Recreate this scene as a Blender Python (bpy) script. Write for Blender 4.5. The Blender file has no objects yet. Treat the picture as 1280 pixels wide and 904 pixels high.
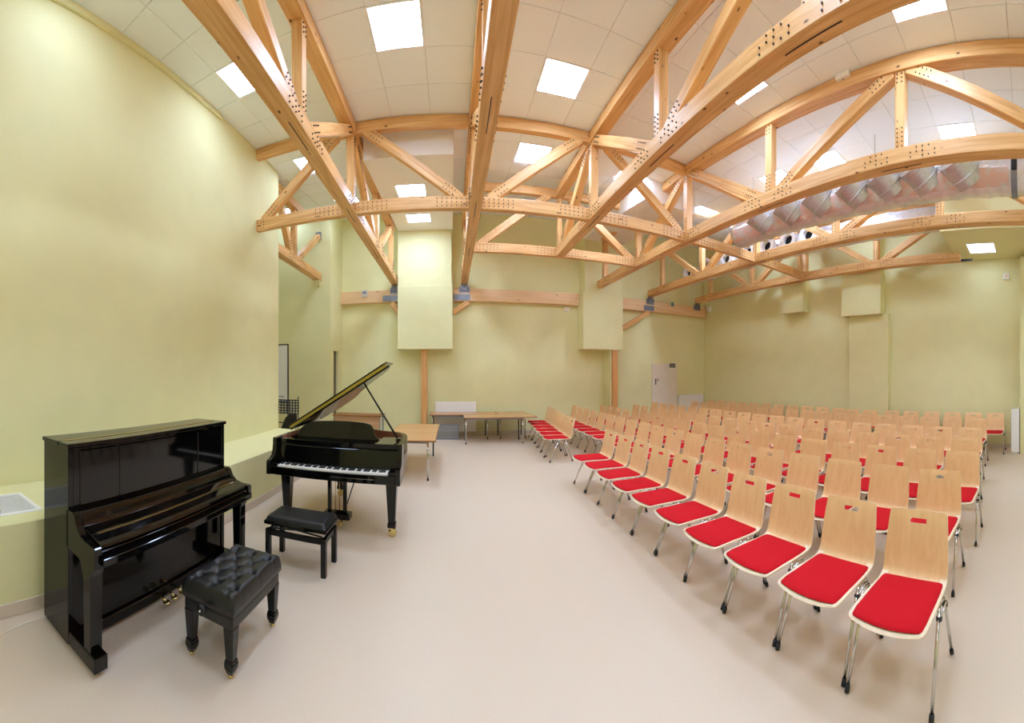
import bpy, bmesh, math, random
from math import sin, cos, tan, pi, radians, atan2, sqrt
from mathutils import Vector, Matrix
random.seed(7)
SC = bpy.context.scene
COL = SC.collection
S = 1.95                       # truss grid spacing in metres
EYE = 0.88 * S
# ------------------------------------------------------------------ camera (a level cylindrical panorama)
F = 461.0
cam = bpy.data.cameras.new('camera'); cam_o = bpy.data.objects.new('camera', cam); COL.objects.link(cam_o)
cam.type = 'PANO'; cam.panorama_type = 'CENTRAL_CYLINDRICAL'
cam.central_cylindrical_range_u_min = -640 / F
cam.central_cylindrical_range_u_max = 640 / F
cam.central_cylindrical_range_v_min = -(904 - 468.6) / F
cam.central_cylindrical_range_v_max = 468.6 / F
cam.central_cylindrical_radius = 1.0
cam.clip_start = 0.02; cam.clip_end = 100
cam_o.location = (0, 0, EYE); cam_o.rotation_euler = (pi / 2, 0, -76 / F)
SC.camera = cam_o
# ------------------------------------------------------------------ world, exposure
w = bpy.data.worlds.new('world'); SC.world = w; w.use_nodes = True
w.node_tree.nodes['Background'].inputs[0].default_value = (.9, .95, 1, 1)
w.node_tree.nodes['Background'].inputs[1].default_value = 0.3
SC.view_settings.view_transform = 'Standard'; SC.view_settings.look = 'None'
SC.view_settings.gamma = 1.0; SC.view_settings.use_curve_mapping = False
SC.view_settings.exposure = 0.15
PANEL_STRENGTH = 29.0
SC.cycles.use_denoising = True
SC.cycles.max_bounces = 14; SC.cycles.diffuse_bounces = 12
SC.cycles.sample_clamp_indirect = 10.0

# ------------------------------------------------------------------ materials
def lin(c):
    return tuple(((v / 255) / 12.92 if v / 255 <= .04045 else ((v / 255 + .055) / 1.055) ** 2.4) for v in c) + (1,)
def mat(name, col, rough=.5, metal=0., noise=0., nscale=20., bump=0., bscale=200., coat=0., spec=.5, emit=None, trans=0.):
    m = bpy.data.materials.new(name); m.use_nodes = True
    nt = m.node_tree; b = nt.nodes['Principled BSDF']
    c = lin(col)
    b.inputs['Base Color'].default_value = c; b.inputs['Roughness'].default_value = rough
    b.inputs['Metallic'].default_value = metal; b.inputs['Specular IOR Level'].default_value = spec
    b.inputs['Coat Weight'].default_value = coat; b.inputs['Transmission Weight'].default_value = trans
    if noise or bump:
        tc = nt.nodes.new('ShaderNodeTexCoord')
    if noise:
        n = nt.nodes.new('ShaderNodeTexNoise'); n.inputs['Scale'].default_value = nscale; n.inputs['Detail'].default_value = 6
        nt.links.new(tc.outputs['Object'], n.inputs['Vector'])
        r = nt.nodes.new('ShaderNodeValToRGB')
        r.color_ramp.elements[0].position = .3; r.color_ramp.elements[1].position = .7
        r.color_ramp.elements[0].color = tuple(v * (1 - noise) for v in c[:3]) + (1,)
        r.color_ramp.elements[1].color = tuple(min(1, v * (1 + noise)) for v in c[:3]) + (1,)
        nt.links.new(n.outputs['Fac'], r.inputs[0]); nt.links.new(r.outputs[0], b.inputs['Base Color'])
    if bump:
        n2 = nt.nodes.new('ShaderNodeTexNoise'); n2.inputs['Scale'].default_value = bscale; n2.inputs['Detail'].default_value = 4
        nt.links.new(tc.outputs['Object'], n2.inputs['Vector'])
        bp = nt.nodes.new('ShaderNodeBump'); bp.inputs['Strength'].default_value = bump; bp.inputs['Distance'].default_value = .01
        nt.links.new(n2.outputs['Fac'], bp.inputs['Height']); nt.links.new(bp.outputs[0], b.inputs['Normal'])
    if emit:
        b.inputs['Emission Color'].default_value = emit[:3] + (1,); b.inputs['Emission Strength'].default_value = emit[3]
    return m
def wood(name, light, dark, knots=True, scale=1.0, rough=.45, axis=0):
    """grain runs along the piece's own X (axis=0) or Z (axis=2)"""
    m = bpy.data.materials.new(name); m.use_nodes = True
    nt = m.node_tree; b = nt.nodes['Principled BSDF']; L = nt.links.new
    tc = nt.nodes.new('ShaderNodeTexCoord')
    oi = nt.nodes.new('ShaderNodeObjectInfo')
    add = nt.nodes.new('ShaderNodeVectorMath'); add.operation = 'ADD'
    mul = nt.nodes.new('ShaderNodeMath'); mul.operation = 'MULTIPLY'; mul.inputs[1].default_value = 37.0
    L(oi.outputs['Random'], mul.inputs[0]); L(tc.outputs['Object'], add.inputs[0]); L(mul.outputs[0], add.inputs[1])
    mp = nt.nodes.new('ShaderNodeMapping')
    s = [14 * scale] * 3; s[axis] = .8 * scale
    mp.inputs['Scale'].default_value = s
    L(add.outputs[0], mp.inputs['Vector'])
    n = nt.nodes.new('ShaderNodeTexNoise'); n.inputs['Scale'].default_value = 1.6; n.inputs['Detail'].default_value = 8; n.inputs['Distortion'].default_value = .6
    L(mp.outputs[0], n.inputs['Vector'])
    r = nt.nodes.new('ShaderNodeValToRGB'); r.color_ramp.elements[0].position = .3; r.color_ramp.elements[1].position = .68
    r.color_ramp.elements[0].color = lin(dark); r.color_ramp.elements[1].color = lin(light)
    L(n.outputs['Fac'], r.inputs[0])
    out = r.outputs[0]
    if knots:
        mk = nt.nodes.new('ShaderNodeMapping'); sk = [7] * 3; sk[axis] = 3.4; mk.inputs['Scale'].default_value = sk
        L(add.outputs[0], mk.inputs['Vector'])
        v = nt.nodes.new('ShaderNodeTexVoronoi'); v.inputs['Scale'].default_value = 1.0
        L(mk.outputs[0], v.inputs['Vector'])
        rk = nt.nodes.new('ShaderNodeValToRGB'); rk.color_ramp.elements[0].position = .055; rk.color_ramp.elements[1].position = .11
        rk.color_ramp.elements[0].color = (1, 1, 1, 1); rk.color_ramp.elements[1].color = (0, 0, 0, 1)
        L(v.outputs['Distance'], rk.inputs[0])
        mx = nt.nodes.new('ShaderNodeMixRGB'); mx.inputs[2].default_value = lin((92, 52, 20))
        L(rk.outputs[0], mx.inputs[0]); L(out, mx.inputs[1]); out = mx.outputs[0]
    L(out, b.inputs['Base Color']); b.inputs['Roughness'].default_value = rough
    return m

M = {}
M['green'] = mat('green wall paint', (230, 228, 178), .7, noise=.025, nscale=2.5, bump=.05, bscale=260, spec=.3)
M['white_ceil'] = mat('white mineral tile', (243, 250, 255), .85, noise=.015, nscale=60, bump=.15, bscale=350, spec=.2)
M['grid_grey'] = mat('ceiling grid', (214, 212, 208), .7)
M['white_paint'] = mat('white board soffit', (240, 238, 235), .75)
M['floor'] = mat('speckled beige vinyl', (214, 198, 178), .38, noise=.05, nscale=140, spec=.4)
M['base_vinyl'] = mat('beige cove skirting', (216, 203, 186), .45)
M['glulam'] = wood('glulam spruce', (236, 192, 132), (206, 151, 86))
M['glulam_pale'] = wood('pale glulam of the wall beam', (243, 212, 170), (230, 190, 142))
M['post_wood'] = wood('glulam spruce post', (226, 174, 112), (208, 150, 86))
M['plywood'] = wood('beech plywood', (242, 206, 152), (234, 192, 136), knots=False, scale=.9, rough=.35, axis=2)
M['ply_edge_lit_rim'] = mat('pale plywood edge and lit rim', (240, 222, 192), .5, noise=.04, nscale=90)
M['table_wood'] = wood('beech table laminate', (212, 166, 112), (194, 146, 92), knots=False, scale=.6, rough=.3)
M['table_edge'] = mat('brown table edging', (150, 98, 52), .5)
M['red'] = mat('red wool fabric', (202, 16, 32), .85, noise=.06, nscale=300, bump=.25, bscale=600, spec=.2)
M['chrome'] = mat('chromed tube', (212, 210, 206), .16, metal=1)
M['steel'] = mat('galvanised steel', (140, 146, 158), .45, metal=.8, noise=.1, nscale=12)
M['dark_steel'] = mat('dark steel', (70, 70, 74), .4, metal=.9)
M['pin'] = mat('steel dowel', (52, 44, 36), .55)
M['black_plastic'] = mat('black plastic', (26, 26, 28), .5)
M['piano'] = mat('polished black lacquer', (5, 5, 5), .07, spec=.45)
M['piano_satin'] = mat('black stained wood', (12, 11, 10), .3)
M['leather'] = mat('black leather', (22, 23, 26), .36, bump=.12, bscale=160)
M['brass'] = mat('polished brass', (226, 206, 146), .25, metal=1)
M['gold_plate'] = mat('gold painted iron plate', (178, 128, 62), .35, metal=.7)
M['ochre'] = mat('ochre lid reflection', (168, 146, 44), .3)
M['mahogany'] = mat('red brown inner rim', (104, 56, 30), .35)
M['ivory'] = mat('white key tops', (244, 242, 236), .3)
M['white_enamel'] = mat('white enamel', (246, 247, 248), .35)
M['grey_plastic'] = mat('grey plastic', (150, 152, 156), .5)
M['door_white'] = mat('cream painted door', (236, 228, 216), .5, noise=.015, nscale=3)
M['door_dark'] = mat('olive grey door', (112, 104, 78), .5)
M['sign_grey'] = mat('grey door sign', (128, 124, 112), .5)
M['foil'] = mat('aluminium duct foil', (232, 232, 236), .34, metal=.65, noise=.1, nscale=9, bump=1.0, bscale=10)
M['spiral'] = mat('galvanised spiral duct', (206, 209, 213), .38, metal=.7, noise=.08, nscale=20)
M['white_spigot_and_lit_inside'] = mat('white duct spigot and painted lit inside', (236, 236, 238), .45)
M['pink'] = mat('pink insulation under film', (222, 186, 178), .35, noise=.1, nscale=6, bump=1.0, bscale=10, coat=.3)
_r = [n for n in M['pink'].node_tree.nodes if n.type == 'VALTORGB'][0]
_r.color_ramp.elements[0].color = lin((214, 211, 208)); _r.color_ramp.elements[1].color = lin((224, 190, 180)); _r.color_ramp.elements[0].position = .36; _r.color_ramp.elements[1].position = .52
M['black_strap'] = mat('black strap', (18, 18, 18), .6)
M['painted_duct_shade'] = mat('painted shade inside duct', (20, 20, 20), .9)
M['board_white'] = mat('whiteboard face', (236, 238, 242), .25)
M['clear_plastic'] = mat('pale clear plastic', (206, 206, 202), .3)
M['green_led'] = mat('green plastic sensor', (96, 160, 128), .4)
M['panel_dim'] = mat('softer lit diffuser', (255, 255, 255), .5, emit=(.795, 1.0, 1.38, 7.0))
M['panel_mid'] = mat('lit diffuser near wall', (255, 255, 255), .5, emit=(.795, 1.0, 1.38, 13.0))
M['panel_light'] = mat('lit diffuser', (255, 255, 255), .5, emit=(.795, 1.0, 1.38, PANEL_STRENGTH))
M['cable'] = mat('white cable', (236, 226, 210), .5)
M['desk_wood'] = wood('pale brown desk panel', (196, 158, 118), (178, 138, 98), knots=False, scale=.6)

# ------------------------------------------------------------------ mesh helpers
class MB:
    def __init__(s): s.v = []; s.f = []; s.m = []; s.sm = []
    def face(s, idx, m=0, sm=False): s.f.append(tuple(idx)); s.m.append(m); s.sm.append(sm)
    def bb(s, x0, x1, y0, y1, z0, z1, m=0):
        n = len(s.v)
        s.v += [(x0, y0, z0), (x1, y0, z0), (x1, y1, z0), (x0, y1, z0), (x0, y0, z1), (x1, y0, z1), (x1, y1, z1), (x0, y1, z1)]
        for q in ((0, 3, 2, 1), (4, 5, 6, 7), (0, 1, 5, 4), (1, 2, 6, 5), (2, 3, 7, 6), (3, 0, 4, 7)):
            s.face([n + i for i in q], m)
        return s
    def hexa(s, pts, m=0):      # 8 corners: bottom ring then top ring
        n = len(s.v); s.v += [tuple(p) for p in pts]
        for q in ((0, 3, 2, 1), (4, 5, 6, 7), (0, 1, 5, 4), (1, 2, 6, 5), (2, 3, 7, 6), (3, 0, 4, 7)):
            s.face([n + i for i in q], m)
        return s
    def prism(s, poly, fn, a, b, m=0, sm=False):
        """poly of (u,v); fn(u,v,t)->xyz; caps at t=a and t=b"""
        n = len(s.v); k = len(poly)
        s.v += [tuple(fn(u, v, a)) for u, v in poly] + [tuple(fn(u, v, b)) for u, v in poly]
        s.face([n + i for i in range(k)][::-1], m); s.face([n + k + i for i in range(k)], m)
        for i in range(k):
            j = (i + 1) % k; s.face((n + i, n + j, n + k + j, n + k + i), m, sm)
        return s
    def tube(s, pts, r, seg=8, m=0, caps=True):
        pts = [Vector(p) for p in pts]; n0 = len(s.v); k = len(pts)
        rr = r if isinstance(r, (list, tuple)) else [r] * k
        up = None
        for i, p in enumerate(pts):
            d = (pts[min(i + 1, k - 1)] - pts[max(i - 1, 0)]).normalized()
            if up is None:
                up = Vector((0, 0, 1)) if abs(d.z) < .9 else Vector((1, 0, 0))
            a = d.cross(up).normalized(); up = a.cross(d).normalized(); b_ = up
            for j in range(seg):
                t = 2 * pi * j / seg; q = p + (a * cos(t) + b_ * sin(t)) * rr[i]; s.v.append(tuple(q))
        for i in range(k - 1):
            for j in range(seg):
                a = n0 + i * seg + j; b = n0 + i * seg + (j + 1) % seg
                s.face((a, b, b + seg, a + seg), m, True)
        if caps:
            s.face([n0 + j for j in range(seg)][::-1], m); s.face([n0 + (k - 1) * seg + j for j in range(seg)], m)
        return s
    def turned(s, base, d, prof, seg=20, m=0):
        base, d = Vector(base), Vector(d).normalized(); a = d.cross(Vector((0, 0, 1))).normalized(); b = a.cross(d); n0 = len(s.v); k = len(prof)
        for r, h in prof:
            for j in range(seg):
                t = 2 * pi * j / seg; s.v.append(tuple(base + d * h + (a * cos(t) + b * sin(t)) * r))
        for i in range(k - 1):
            for j in range(seg):
                p = n0 + i * seg + j; q = n0 + i * seg + (j + 1) % seg; s.face((p, q, q + seg, p + seg), m, True)
        return s
    def lathe(s, prof, seg=16, o=(0, 0, 0), ax='z', m=0):
        n0 = len(s.v); k = len(prof)
        for r, h in prof:
            for j in range(seg):
                t = 2 * pi * j / seg; a, b = r * cos(t), r * sin(t)
                p = (a, b, h) if ax == 'z' else ((h, a, b) if ax == 'x' else (b, h, a))
                s.v.append((o[0] + p[0], o[1] + p[1], o[2] + p[2]))
        for i in range(k - 1):
            for j in range(seg):
                a = n0 + i * seg + j; b = n0 + i * seg + (j + 1) % seg
                s.face((a, b, b + seg, a + seg), m, True)
        s.face([n0 + j for j in range(seg)][::-1], m); s.face([n0 + (k - 1) * seg + j for j in range(seg)], m)
        return s
    def data(s, name, mats, bevel=0., segs=1, sharp=False):
        me = bpy.data.meshes.new(name); me.from_pydata(s.v, [], s.f)
        for x in (mats if isinstance(mats, (list, tuple)) else [mats]): me.materials.append(x)
        for p, mi, q in zip(me.polygons, s.m, s.sm): p.material_index = mi; p.use_smooth = q
        bm = bmesh.new(); bm.from_mesh(me); bmesh.ops.recalc_face_normals(bm, faces=bm.faces)
        if bevel:
            es = [e for e in bm.edges if len(e.link_faces) == 2 and e.calc_face_angle(0) > .6]
            bmesh.ops.bevel(bm, geom=es, offset=bevel, segments=segs, profile=.6, affect='EDGES', clamp_overlap=True)
        bm.to_mesh(me); bm.free(); me.update()
        if sharp: me.set_sharp_from_angle(angle=radians(42))
        return me
    def obj(s, name, mats, parent=None, bevel=0., segs=1, loc=None, sharp=False):
        return link(name, s.data(name, mats, bevel, segs, sharp), parent, loc)
def link(name, me, parent=None, loc=None, rot=None, scale=None):
    o = bpy.data.objects.new(name, me); COL.objects.link(o)
    if parent: o.parent = parent
    if loc: o.location = loc
    if rot: o.rotation_euler = rot
    if scale: o.scale = scale
    return o
def tag(o, label=None, cat=None, group=None, kind=None):
    if label: o['label'] = label
    if cat: o['category'] = cat
    if group: o['group'] = group
    if kind: o['kind'] = kind
    return o
def thing(name, label, cat, loc=(0, 0, 0), rz=0., group=None):
    o = bpy.data.objects.new(name, None); COL.objects.link(o); o.location = loc; o.rotation_euler = (0, 0, rz)
    o.empty_display_size = .1
    return tag(o, label, cat, group)
def part(mb, name, m, t, bevel=0., segs=1, label=None, sharp=False):
    """mesh written in world coordinates, parented to thing t (t unrotated)"""
    L = t.location
    p = t.parent
    off = Vector(L)
    while p: off += Vector(p.location); p = p.parent
    mb.v = [(a - off.x, b - off.y, c - off.z) for a, b, c in mb.v]
    o = mb.obj(name, m, t, bevel, segs, None, sharp)
    if label: o['label'] = label
    return o
def struct(mb, name, m, bevel=0., parent=None):
    o = mb.obj(name, m, parent, bevel); o['kind'] = 'structure'; return o
def copy_tree(o, parent=None):
    c = o.copy(); COL.objects.link(c); c.parent = parent
    for ch in o.children: copy_tree(ch, c)
    return c
def wall(name, x0, x1, y0, y1, z0, z1, m): return struct(MB().bb(x0, x1, y0, y1, z0, z1), name, m)

# ------------------------------------------------------------------ main dimensions (metres)
XL = -1.70 * S; XR = 4.43 * S; YB = 5.42 * S; YR = 4.85 * S; XRET = -1.648 * S; YC = 3.36 * S
YN = -3.6
ZC = EYE + 2.06 * S; ZB = EYE + 2.37 * S; YS = YC      # ceiling level; rises beyond YS
SLOPE = (ZB - ZC) / (YB - YS)
YK, DROP = 2.93 * S, .035      # the ceiling also falls slightly towards the near end
def zc(y): return ZC + max(0., y - YS) * SLOPE - max(0., YK - y) * DROP
def tilt(y): return math.atan(SLOPE) if y > YS else math.atan(DROP) if y < YK else 0.
T = .15
# ------------------------------------------------------------------ room shell
struct(MB().bb(-8.0, XR + .4, YN - .2, YB + .3, -.12, 0), 'floor', M['floor'])
wall('wall_left', XL - T, XL, YN, YC, 0, ZC + .02, M['green'])
wall('wall_recess_left', -7.2, -7.05, YC - T, YR, 0, zc(YR) + .1, M['green'])
wall('wall_recess_near', -7.05, XL - T, YC - T, YC, 0, ZC + .02, M['green'])
wall('wall_recess_back', -7.05, XRET, YR, YR + T, 0, zc(YR) + .12, M['green'])
# return wall with the door opening
DY0, DY1, DH = 4.955 * S, 5.235 * S, 2.42
mb = MB(); mb.bb(XRET - T, XRET, YR + T, DY0, 0, 6.4); mb.bb(XRET - T, XRET, DY1, YB, 0, 6.4); mb.bb(XRET - T, XRET, DY0, DY1, DH, 6.4)
struct(mb, 'wall_recess_right', M['green'])
wall('wall_back', XRET - T, XR + T, YB, YB + T, 0, 6.5, M['green'])
wall('wall_right', XR, XR + T, YN, YB, 0, 6.4, M['green'])
wall('wall_near', XL - T, XR + T, YN - T, YN, 0, ZC + .02, M['green'])
# pier at the near end of the right wall, seen edge-on at the frame's border
wall('wall_pier', 4.12 * S, XR, -.9, .115 * S, 0, 2.2 * S, M['green'])
# ceiling slab above the tiles
mb = MB()
for ya, yb in ((YN - T, YK), (YK, YS)):
    q = [(-7.2, ya), (XR + T, ya), (XR + T, yb), (-7.2, yb)]
    mb.hexa([(a, b, zc(b) + .015) for a, b in q] + [(a, b, zc(b) + .15) for a, b in q])
mb.hexa([(-7.2, YS, ZC + .015), (XR + T, YS, ZC + .015), (XR + T, YB + T, zc(YB + T) + .015), (-7.2, YB + T, zc(YB + T) + .015),
         (-7.2, YS, ZC + .15), (XR + T, YS, ZC + .15), (XR + T, YB + T, zc(YB + T) + .15), (-7.2, YB + T, zc(YB + T) + .15)])
ceiling = struct(mb, 'ceiling', M['grid_grey'])
# skirtings
BB = .10
struct(MB().bb(-1.25 * S, -1.25 * S + .012, YN, YC, 0, BB), 'baseboard_left', M['base_vinyl'], .004)
struct(MB().bb(XRET, XR, YB - .012, YB, 0, BB), 'baseboard_back', M['base_vinyl'], .004)
struct(MB().bb(XR - .012, XR, .12 * S, YB, 0, BB), 'baseboard_right', M['base_vinyl'], .004)
struct(MB().bb(-7, XRET, YR - .012, YR, 0, BB), 'baseboard_recess', M['base_vinyl'], .004)
# boxed sill along the left wall
ZL = EYE - .545 * S
struct(MB().bb(XL, -1.25 * S, YN, YC + .0, 0, ZL), 'trim_1', M['green'], .006)
# cornice strip at the top of the left wall, near end
q = [(XL, YN), (XL + .035, YN), (XL + .035, 2.36 * S), (XL, 2.36 * S)]
struct(MB().hexa([(a, b, zc(b) - .075) for a, b in q] + [(a, b, zc(b) - .001) for a, b in q]), 'trim_2', M['green'], .004)
# boxes over the posts on the back wall, with their slightly set back upper shafts
YF = 5.146 * S
for i, (a, b, zb, sl) in enumerate(((-.753 * S, .02 * S, .36 * S, 0), (1.926 * S, 2.585 * S, .385 * S, 0))):
    zt = 1.25 * S + EYE
    struct(MB().bb(a, b, YF, YB, EYE + zb, zt), 'trim_%d' % (3 + 2 * i), M['green'], .004)
    struct(MB().bb(a + (.07 if i else .0), b - .03, YF + .035, YB, zt, 6.35), 'trim_%d' % (4 + 2 * i), M['green'])
# dropped white soffits in front of the boxes, below the ceiling
for i, (a, b, y0) in enumerate(((-.745 * S, .02 * S, 3.06 * S), (1.926 * S, 2.585 * S, 3.32 * S))):
    zf, zr = EYE + 1.83 * S, EYE + 2.03 * S
    mb = MB(); mb.hexa([(a, y0, zf), (b, y0, zf), (b, YF + .035, zr), (a, YF + .035, zr), (a, y0, zc(y0) + .01), (b, y0, zc(y0) + .01), (b, YF + .035, zc(YF) + .01), (a, YF + .035, zc(YF) + .01)])
    struct(mb, 'trim_%d' % (7 + i), M['white_paint'])
# right wall: pilaster with capping box, and a smaller hung box
struct(MB().bb(4.35 * S, XR, 1.77 * S, 2.33 * S, 0, EYE + .78 * S), 'trim_9', M['green'], .004)
struct(MB().bb(4.26 * S, XR, 1.838 * S, 2.40 * S, EYE + .77 * S, EYE + 1.305 * S), 'trim_10', M['green'], .004)
struct(MB().bb(4.31 * S, XR, 1.86 * S, 2.38 * S, EYE + 1.305 * S, ZC), 'trim_11', M['green'])
struct(MB().bb(4.264 * S, XR, 3.03 * S, 3.416 * S, EYE + .90 * S, EYE + 1.36 * S), 'trim_12', M['green'], .004)
# lowered green ceiling box in the near right corner
struct(MB().bb(3.5 * S, XR, -1.0, .88 * S, EYE + 1.40 * S, ZC - .0), 'trim_13', M['green'], .004)
# green pier behind the right timber post
struct(MB().bb(2.385 * S, 2.45 * S, 5.2 * S, YB, 0, EYE + .385 * S), 'trim_14', M['green'])

# door in the back wall
dx0, dx1, dz = 3.274 * S, 3.797 * S, EYE + .192 * S
d = struct(MB().bb(dx0 + .05, dx1 - .05, YB - .035, YB - .005, .01, dz - .05), 'door_1', M['door_white'], .003)
mb = MB(); mb.bb(dx0, dx0 + .055, YB - .05, YB, 0, dz); mb.bb(dx1 - .055, dx1, YB - .05, YB, 0, dz); mb.bb(dx0 + .055, dx1 - .055, YB - .05, YB, dz - .055, dz)
mb.obj('door_frame', M['door_white'], d, .003)
mb = MB(); mb.bb(dx0 + .12, dx0 + .155, YB - .045, YB - .033, EYE - .33, EYE - .13); mb.tube([(dx0 + .137, YB - .04, EYE - .2), (dx0 + .137, YB - .09, EYE - .2), (dx0 + .25, YB - .09, EYE - .2)], .009, 6)
mb.obj('door_handle', M['dark_steel'], d)
MB().bb(dx0 + .19, dx0 + .25, YB - .048, YB - .033, EYE - .16, EYE - .13).obj('door_lock', M['dark_steel'], d)
MB().bb(dx0 + .68, dx0 + .93, YB - .06, YB - .048, dz - .13, dz + .02).obj('door_sign', M['sign_grey'], d, .003)
# dark door standing in the recess return wall
d2 = struct(MB().bb(XRET - .11, XRET - .07, DY0 + .03, DY1 - .03, .01, DH - .03), 'door_2', M['door_dark'], .003)
mb = MB(); mb.bb(XRET - .13, XRET + .012, DY0, DY0 + .03, 0, DH); mb.bb(XRET - .13, XRET + .012, DY1 - .03, DY1, 0, DH); mb.bb(XRET - .13, XRET + .012, DY0 + .03, DY1 - .03, DH - .03, DH)
mb.obj('door_frame', M['green'], d2, .003)
MB().tube([(XRET - .07, DY1 - .1, 1.02), (XRET - .02, DY1 - .1, 1.02), (XRET - .02, DY1 - .2, 1.02)], .009, 6).obj('door_handle', M['dark_steel'], d2)

# ------------------------------------------------------------------ ceiling tiles and lights
TILE = .6
bays = [(-7.05, XL - .02, -2.88, YC, YR), (XL, -1.59, -2.88, YN, YB), (-1.59, .37, -.92, YN, YB), (.37, 2.34, 1.17, YN, YB), (2.34, 4.29, 3.2, YN, YB), (4.29, 6.24, 5.54, YN, YB), (6.24, 8.15, 6.7, YN, YB), (8.15, XR, 8.15, YN, YB)]
YL = 3.85
lights = [  # x, y, label
 (-.62, 4.15, 'ceiling light between first and second beams, in front of the cross truss'),
 (1.47, 4.75, 'ceiling light between second and third beams, in front of the cross truss'),
 (-2.58, 4.2, 'ceiling light near the left wall, half hidden by the first truss'),
 (1.40, 6.7, 'ceiling light between second and third beams, behind the cross truss'),
 (-2.58, 6.4, 'ceiling light by the left wall, just behind the cross truss'),
 (3.5, 3.5, 'ceiling light split in two by the third truss chord'),
 (3.4, 6.65, 'ceiling light seen through the cross truss beside its third post'),
 (3.5, 1.0, 'ceiling light above the third truss at its near end'),
 (5.84, 3.7, 'ceiling light above the foil duct, behind the fourth truss diagonal'),
 (5.84, 1.0, 'ceiling light above the near end of the foil duct'),
 (5.84, 5.0, 'ceiling light above the far end of the foil duct'),
 (5.84, 6.95, 'small far ceiling light between fourth and fifth trusses'),
 (-2.7, 8.75, 'far ceiling light in front of the door in the recess'),
 (-4.6, 8.75, 'ceiling light inside the recess, at its back wall'),
 # out of the picture, where the even light in the photograph comes from
 (-.62, 1.0, 'ceiling light overhead, first bay'), (1.47, 1.6, 'ceiling light overhead, second bay'), (-2.58, 1.85, 'ceiling light above the near upright piano'),
 (-.62, -1.6, 'ceiling light behind the viewer, first bay'), (1.47, -1.6, 'ceiling light behind the viewer, second bay'), (3.5, -1.6, 'ceiling light behind the viewer, third bay'),
 (5.84, -1.6, 'ceiling light behind the viewer, fourth bay'),
 (7.0, 3.3, 'ceiling light above the fifth truss, middle'), (7.0, 6.3, 'ceiling light above the fifth truss, far part'),
 (-5.6, 7.6, 'ceiling light deep inside the recess'),
]
tm = MB().bb(-.5, .5, -.5, .5, 0, 1).data('ceiling_tile', M['white_ceil'])
fm = MB(); q = .3
for a, b, c, e in ((-q, q, -q, -q + .022), (-q, q, q - .022, q), (-q, -q + .022, -q + .022, q - .022), (q - .022, q, -q + .022, q - .022)): fm.bb(a, b, c, e, -.008, .014)
fm = fm.data('light_frame', M['white_enamel'])
dm2 = MB().bb(-q + .022, q - .022, -q + .022, q - .022, -.004, .006).data('light_diffuser', M['panel_dim'])
dm3 = MB().bb(-q + .022, q - .022, -q + .022, q - .022, -.004, .006).data('light_diffuser', M['panel_mid'])
dm = MB().bb(-q + .022, q - .022, -q + .022, q - .022, -.004, .006).data('light_diffuser', M['panel_light'])
def add_light(x, y, z, rx, label, dim=False):
    t = thing('ceiling_light', label, 'ceiling light', (x, y, z), 0, 'square ceiling light panels'); t.rotation_euler = (rx, 0, 0)
    link('light_frame', fm, t); link('diffuser', dm2 if dim else dm3 if x < -1.6 else dm, t)
cells = {}
for bi, (x0, x1, xo, y0, y1) in enumerate(bays):
    i0 = math.floor((x0 - xo) / TILE); i1 = math.ceil((x1 - xo) / TILE)
    j0 = math.floor((y0 - YL) / TILE); j1 = math.ceil((y1 - YL) / TILE)
    for i in range(i0, i1):
        for j in range(j0, j1):
            a, b = max(x0, xo + i * TILE), min(x1, xo + (i + 1) * TILE); c, e = max(y0, YL + j * TILE), min(y1, YL + (j + 1) * TILE)
            if b - a > .03 and e - c > .03: cells[(bi, i, j)] = (a, b, c, e)
for x, y, lab in lights:
    for bi, (x0, x1, xo, y0, y1) in enumerate(bays):
        if x0 <= x < x1 and y0 <= y < y1:
            i, j = math.floor((x - xo) / TILE), math.floor((y - YL) / TILE)
            if cells.pop((bi, i, j), None) is None: continue
            cy = YL + (j + .5) * TILE
            add_light(xo + (i + .5) * TILE, cy, zc(cy), tilt(cy), lab, x < -4)
def seen(c):
    a, b, c0, e = c
    x, y = (a + b) / 2, (c0 + e) / 2
    th = atan2(x, y); r = sqrt(x * x + y * y)
    if abs(th - 76 / F) > 640 / F + .1: return 9e9
    v = (zc(y) - EYE) / r
    return r if v < 1.1 else 9e9
order = sorted(cells.values(), key=seen)
rest = MB()
for k, (a, b, c, e) in enumerate(order):
    y = (c + e) / 2; g = .007
    if k < 290:
        link('ceiling_tile', tm, ceiling, ((a + b) / 2, y, zc(y)), (tilt(y), 0, 0), (b - a - g, e - c - g, .014))
    else:
        rest.hexa([(a + g / 2, c, zc(c)), (b - g / 2, c, zc(c)), (b - g / 2, e - g, zc(e)), (a + g / 2, e - g, zc(e)), (a + g / 2, c, zc(c) + .014), (b - g / 2, c, zc(c) + .014), (b - g / 2, e - g, zc(e) + .014), (a + g / 2, e - g, zc(e) + .014)])
o = rest.obj('ceiling_tile_field', M['white_ceil'], ceiling); o['kind'] = 'stuff'
sr = math.atan(.20 / (5.146 - 3.06))
def soff_z(y, y0): return EYE + S * (1.83 + .20 * (y / S - y0) / (5.146 - y0)) - .004
add_light(-.80, 7.35, soff_z(7.35, 3.06), sr, 'ceiling light on the white soffit, above the cross truss chord')
add_light(-.80, 9.05, soff_z(9.05, 3.06), sr, 'ceiling light on the white soffit, under the cross truss chord')
add_light(7.86, 1.05, EYE + 1.40 * S - .004, 0, 'ceiling light on the lowered green ceiling by the right wall', True)

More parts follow.
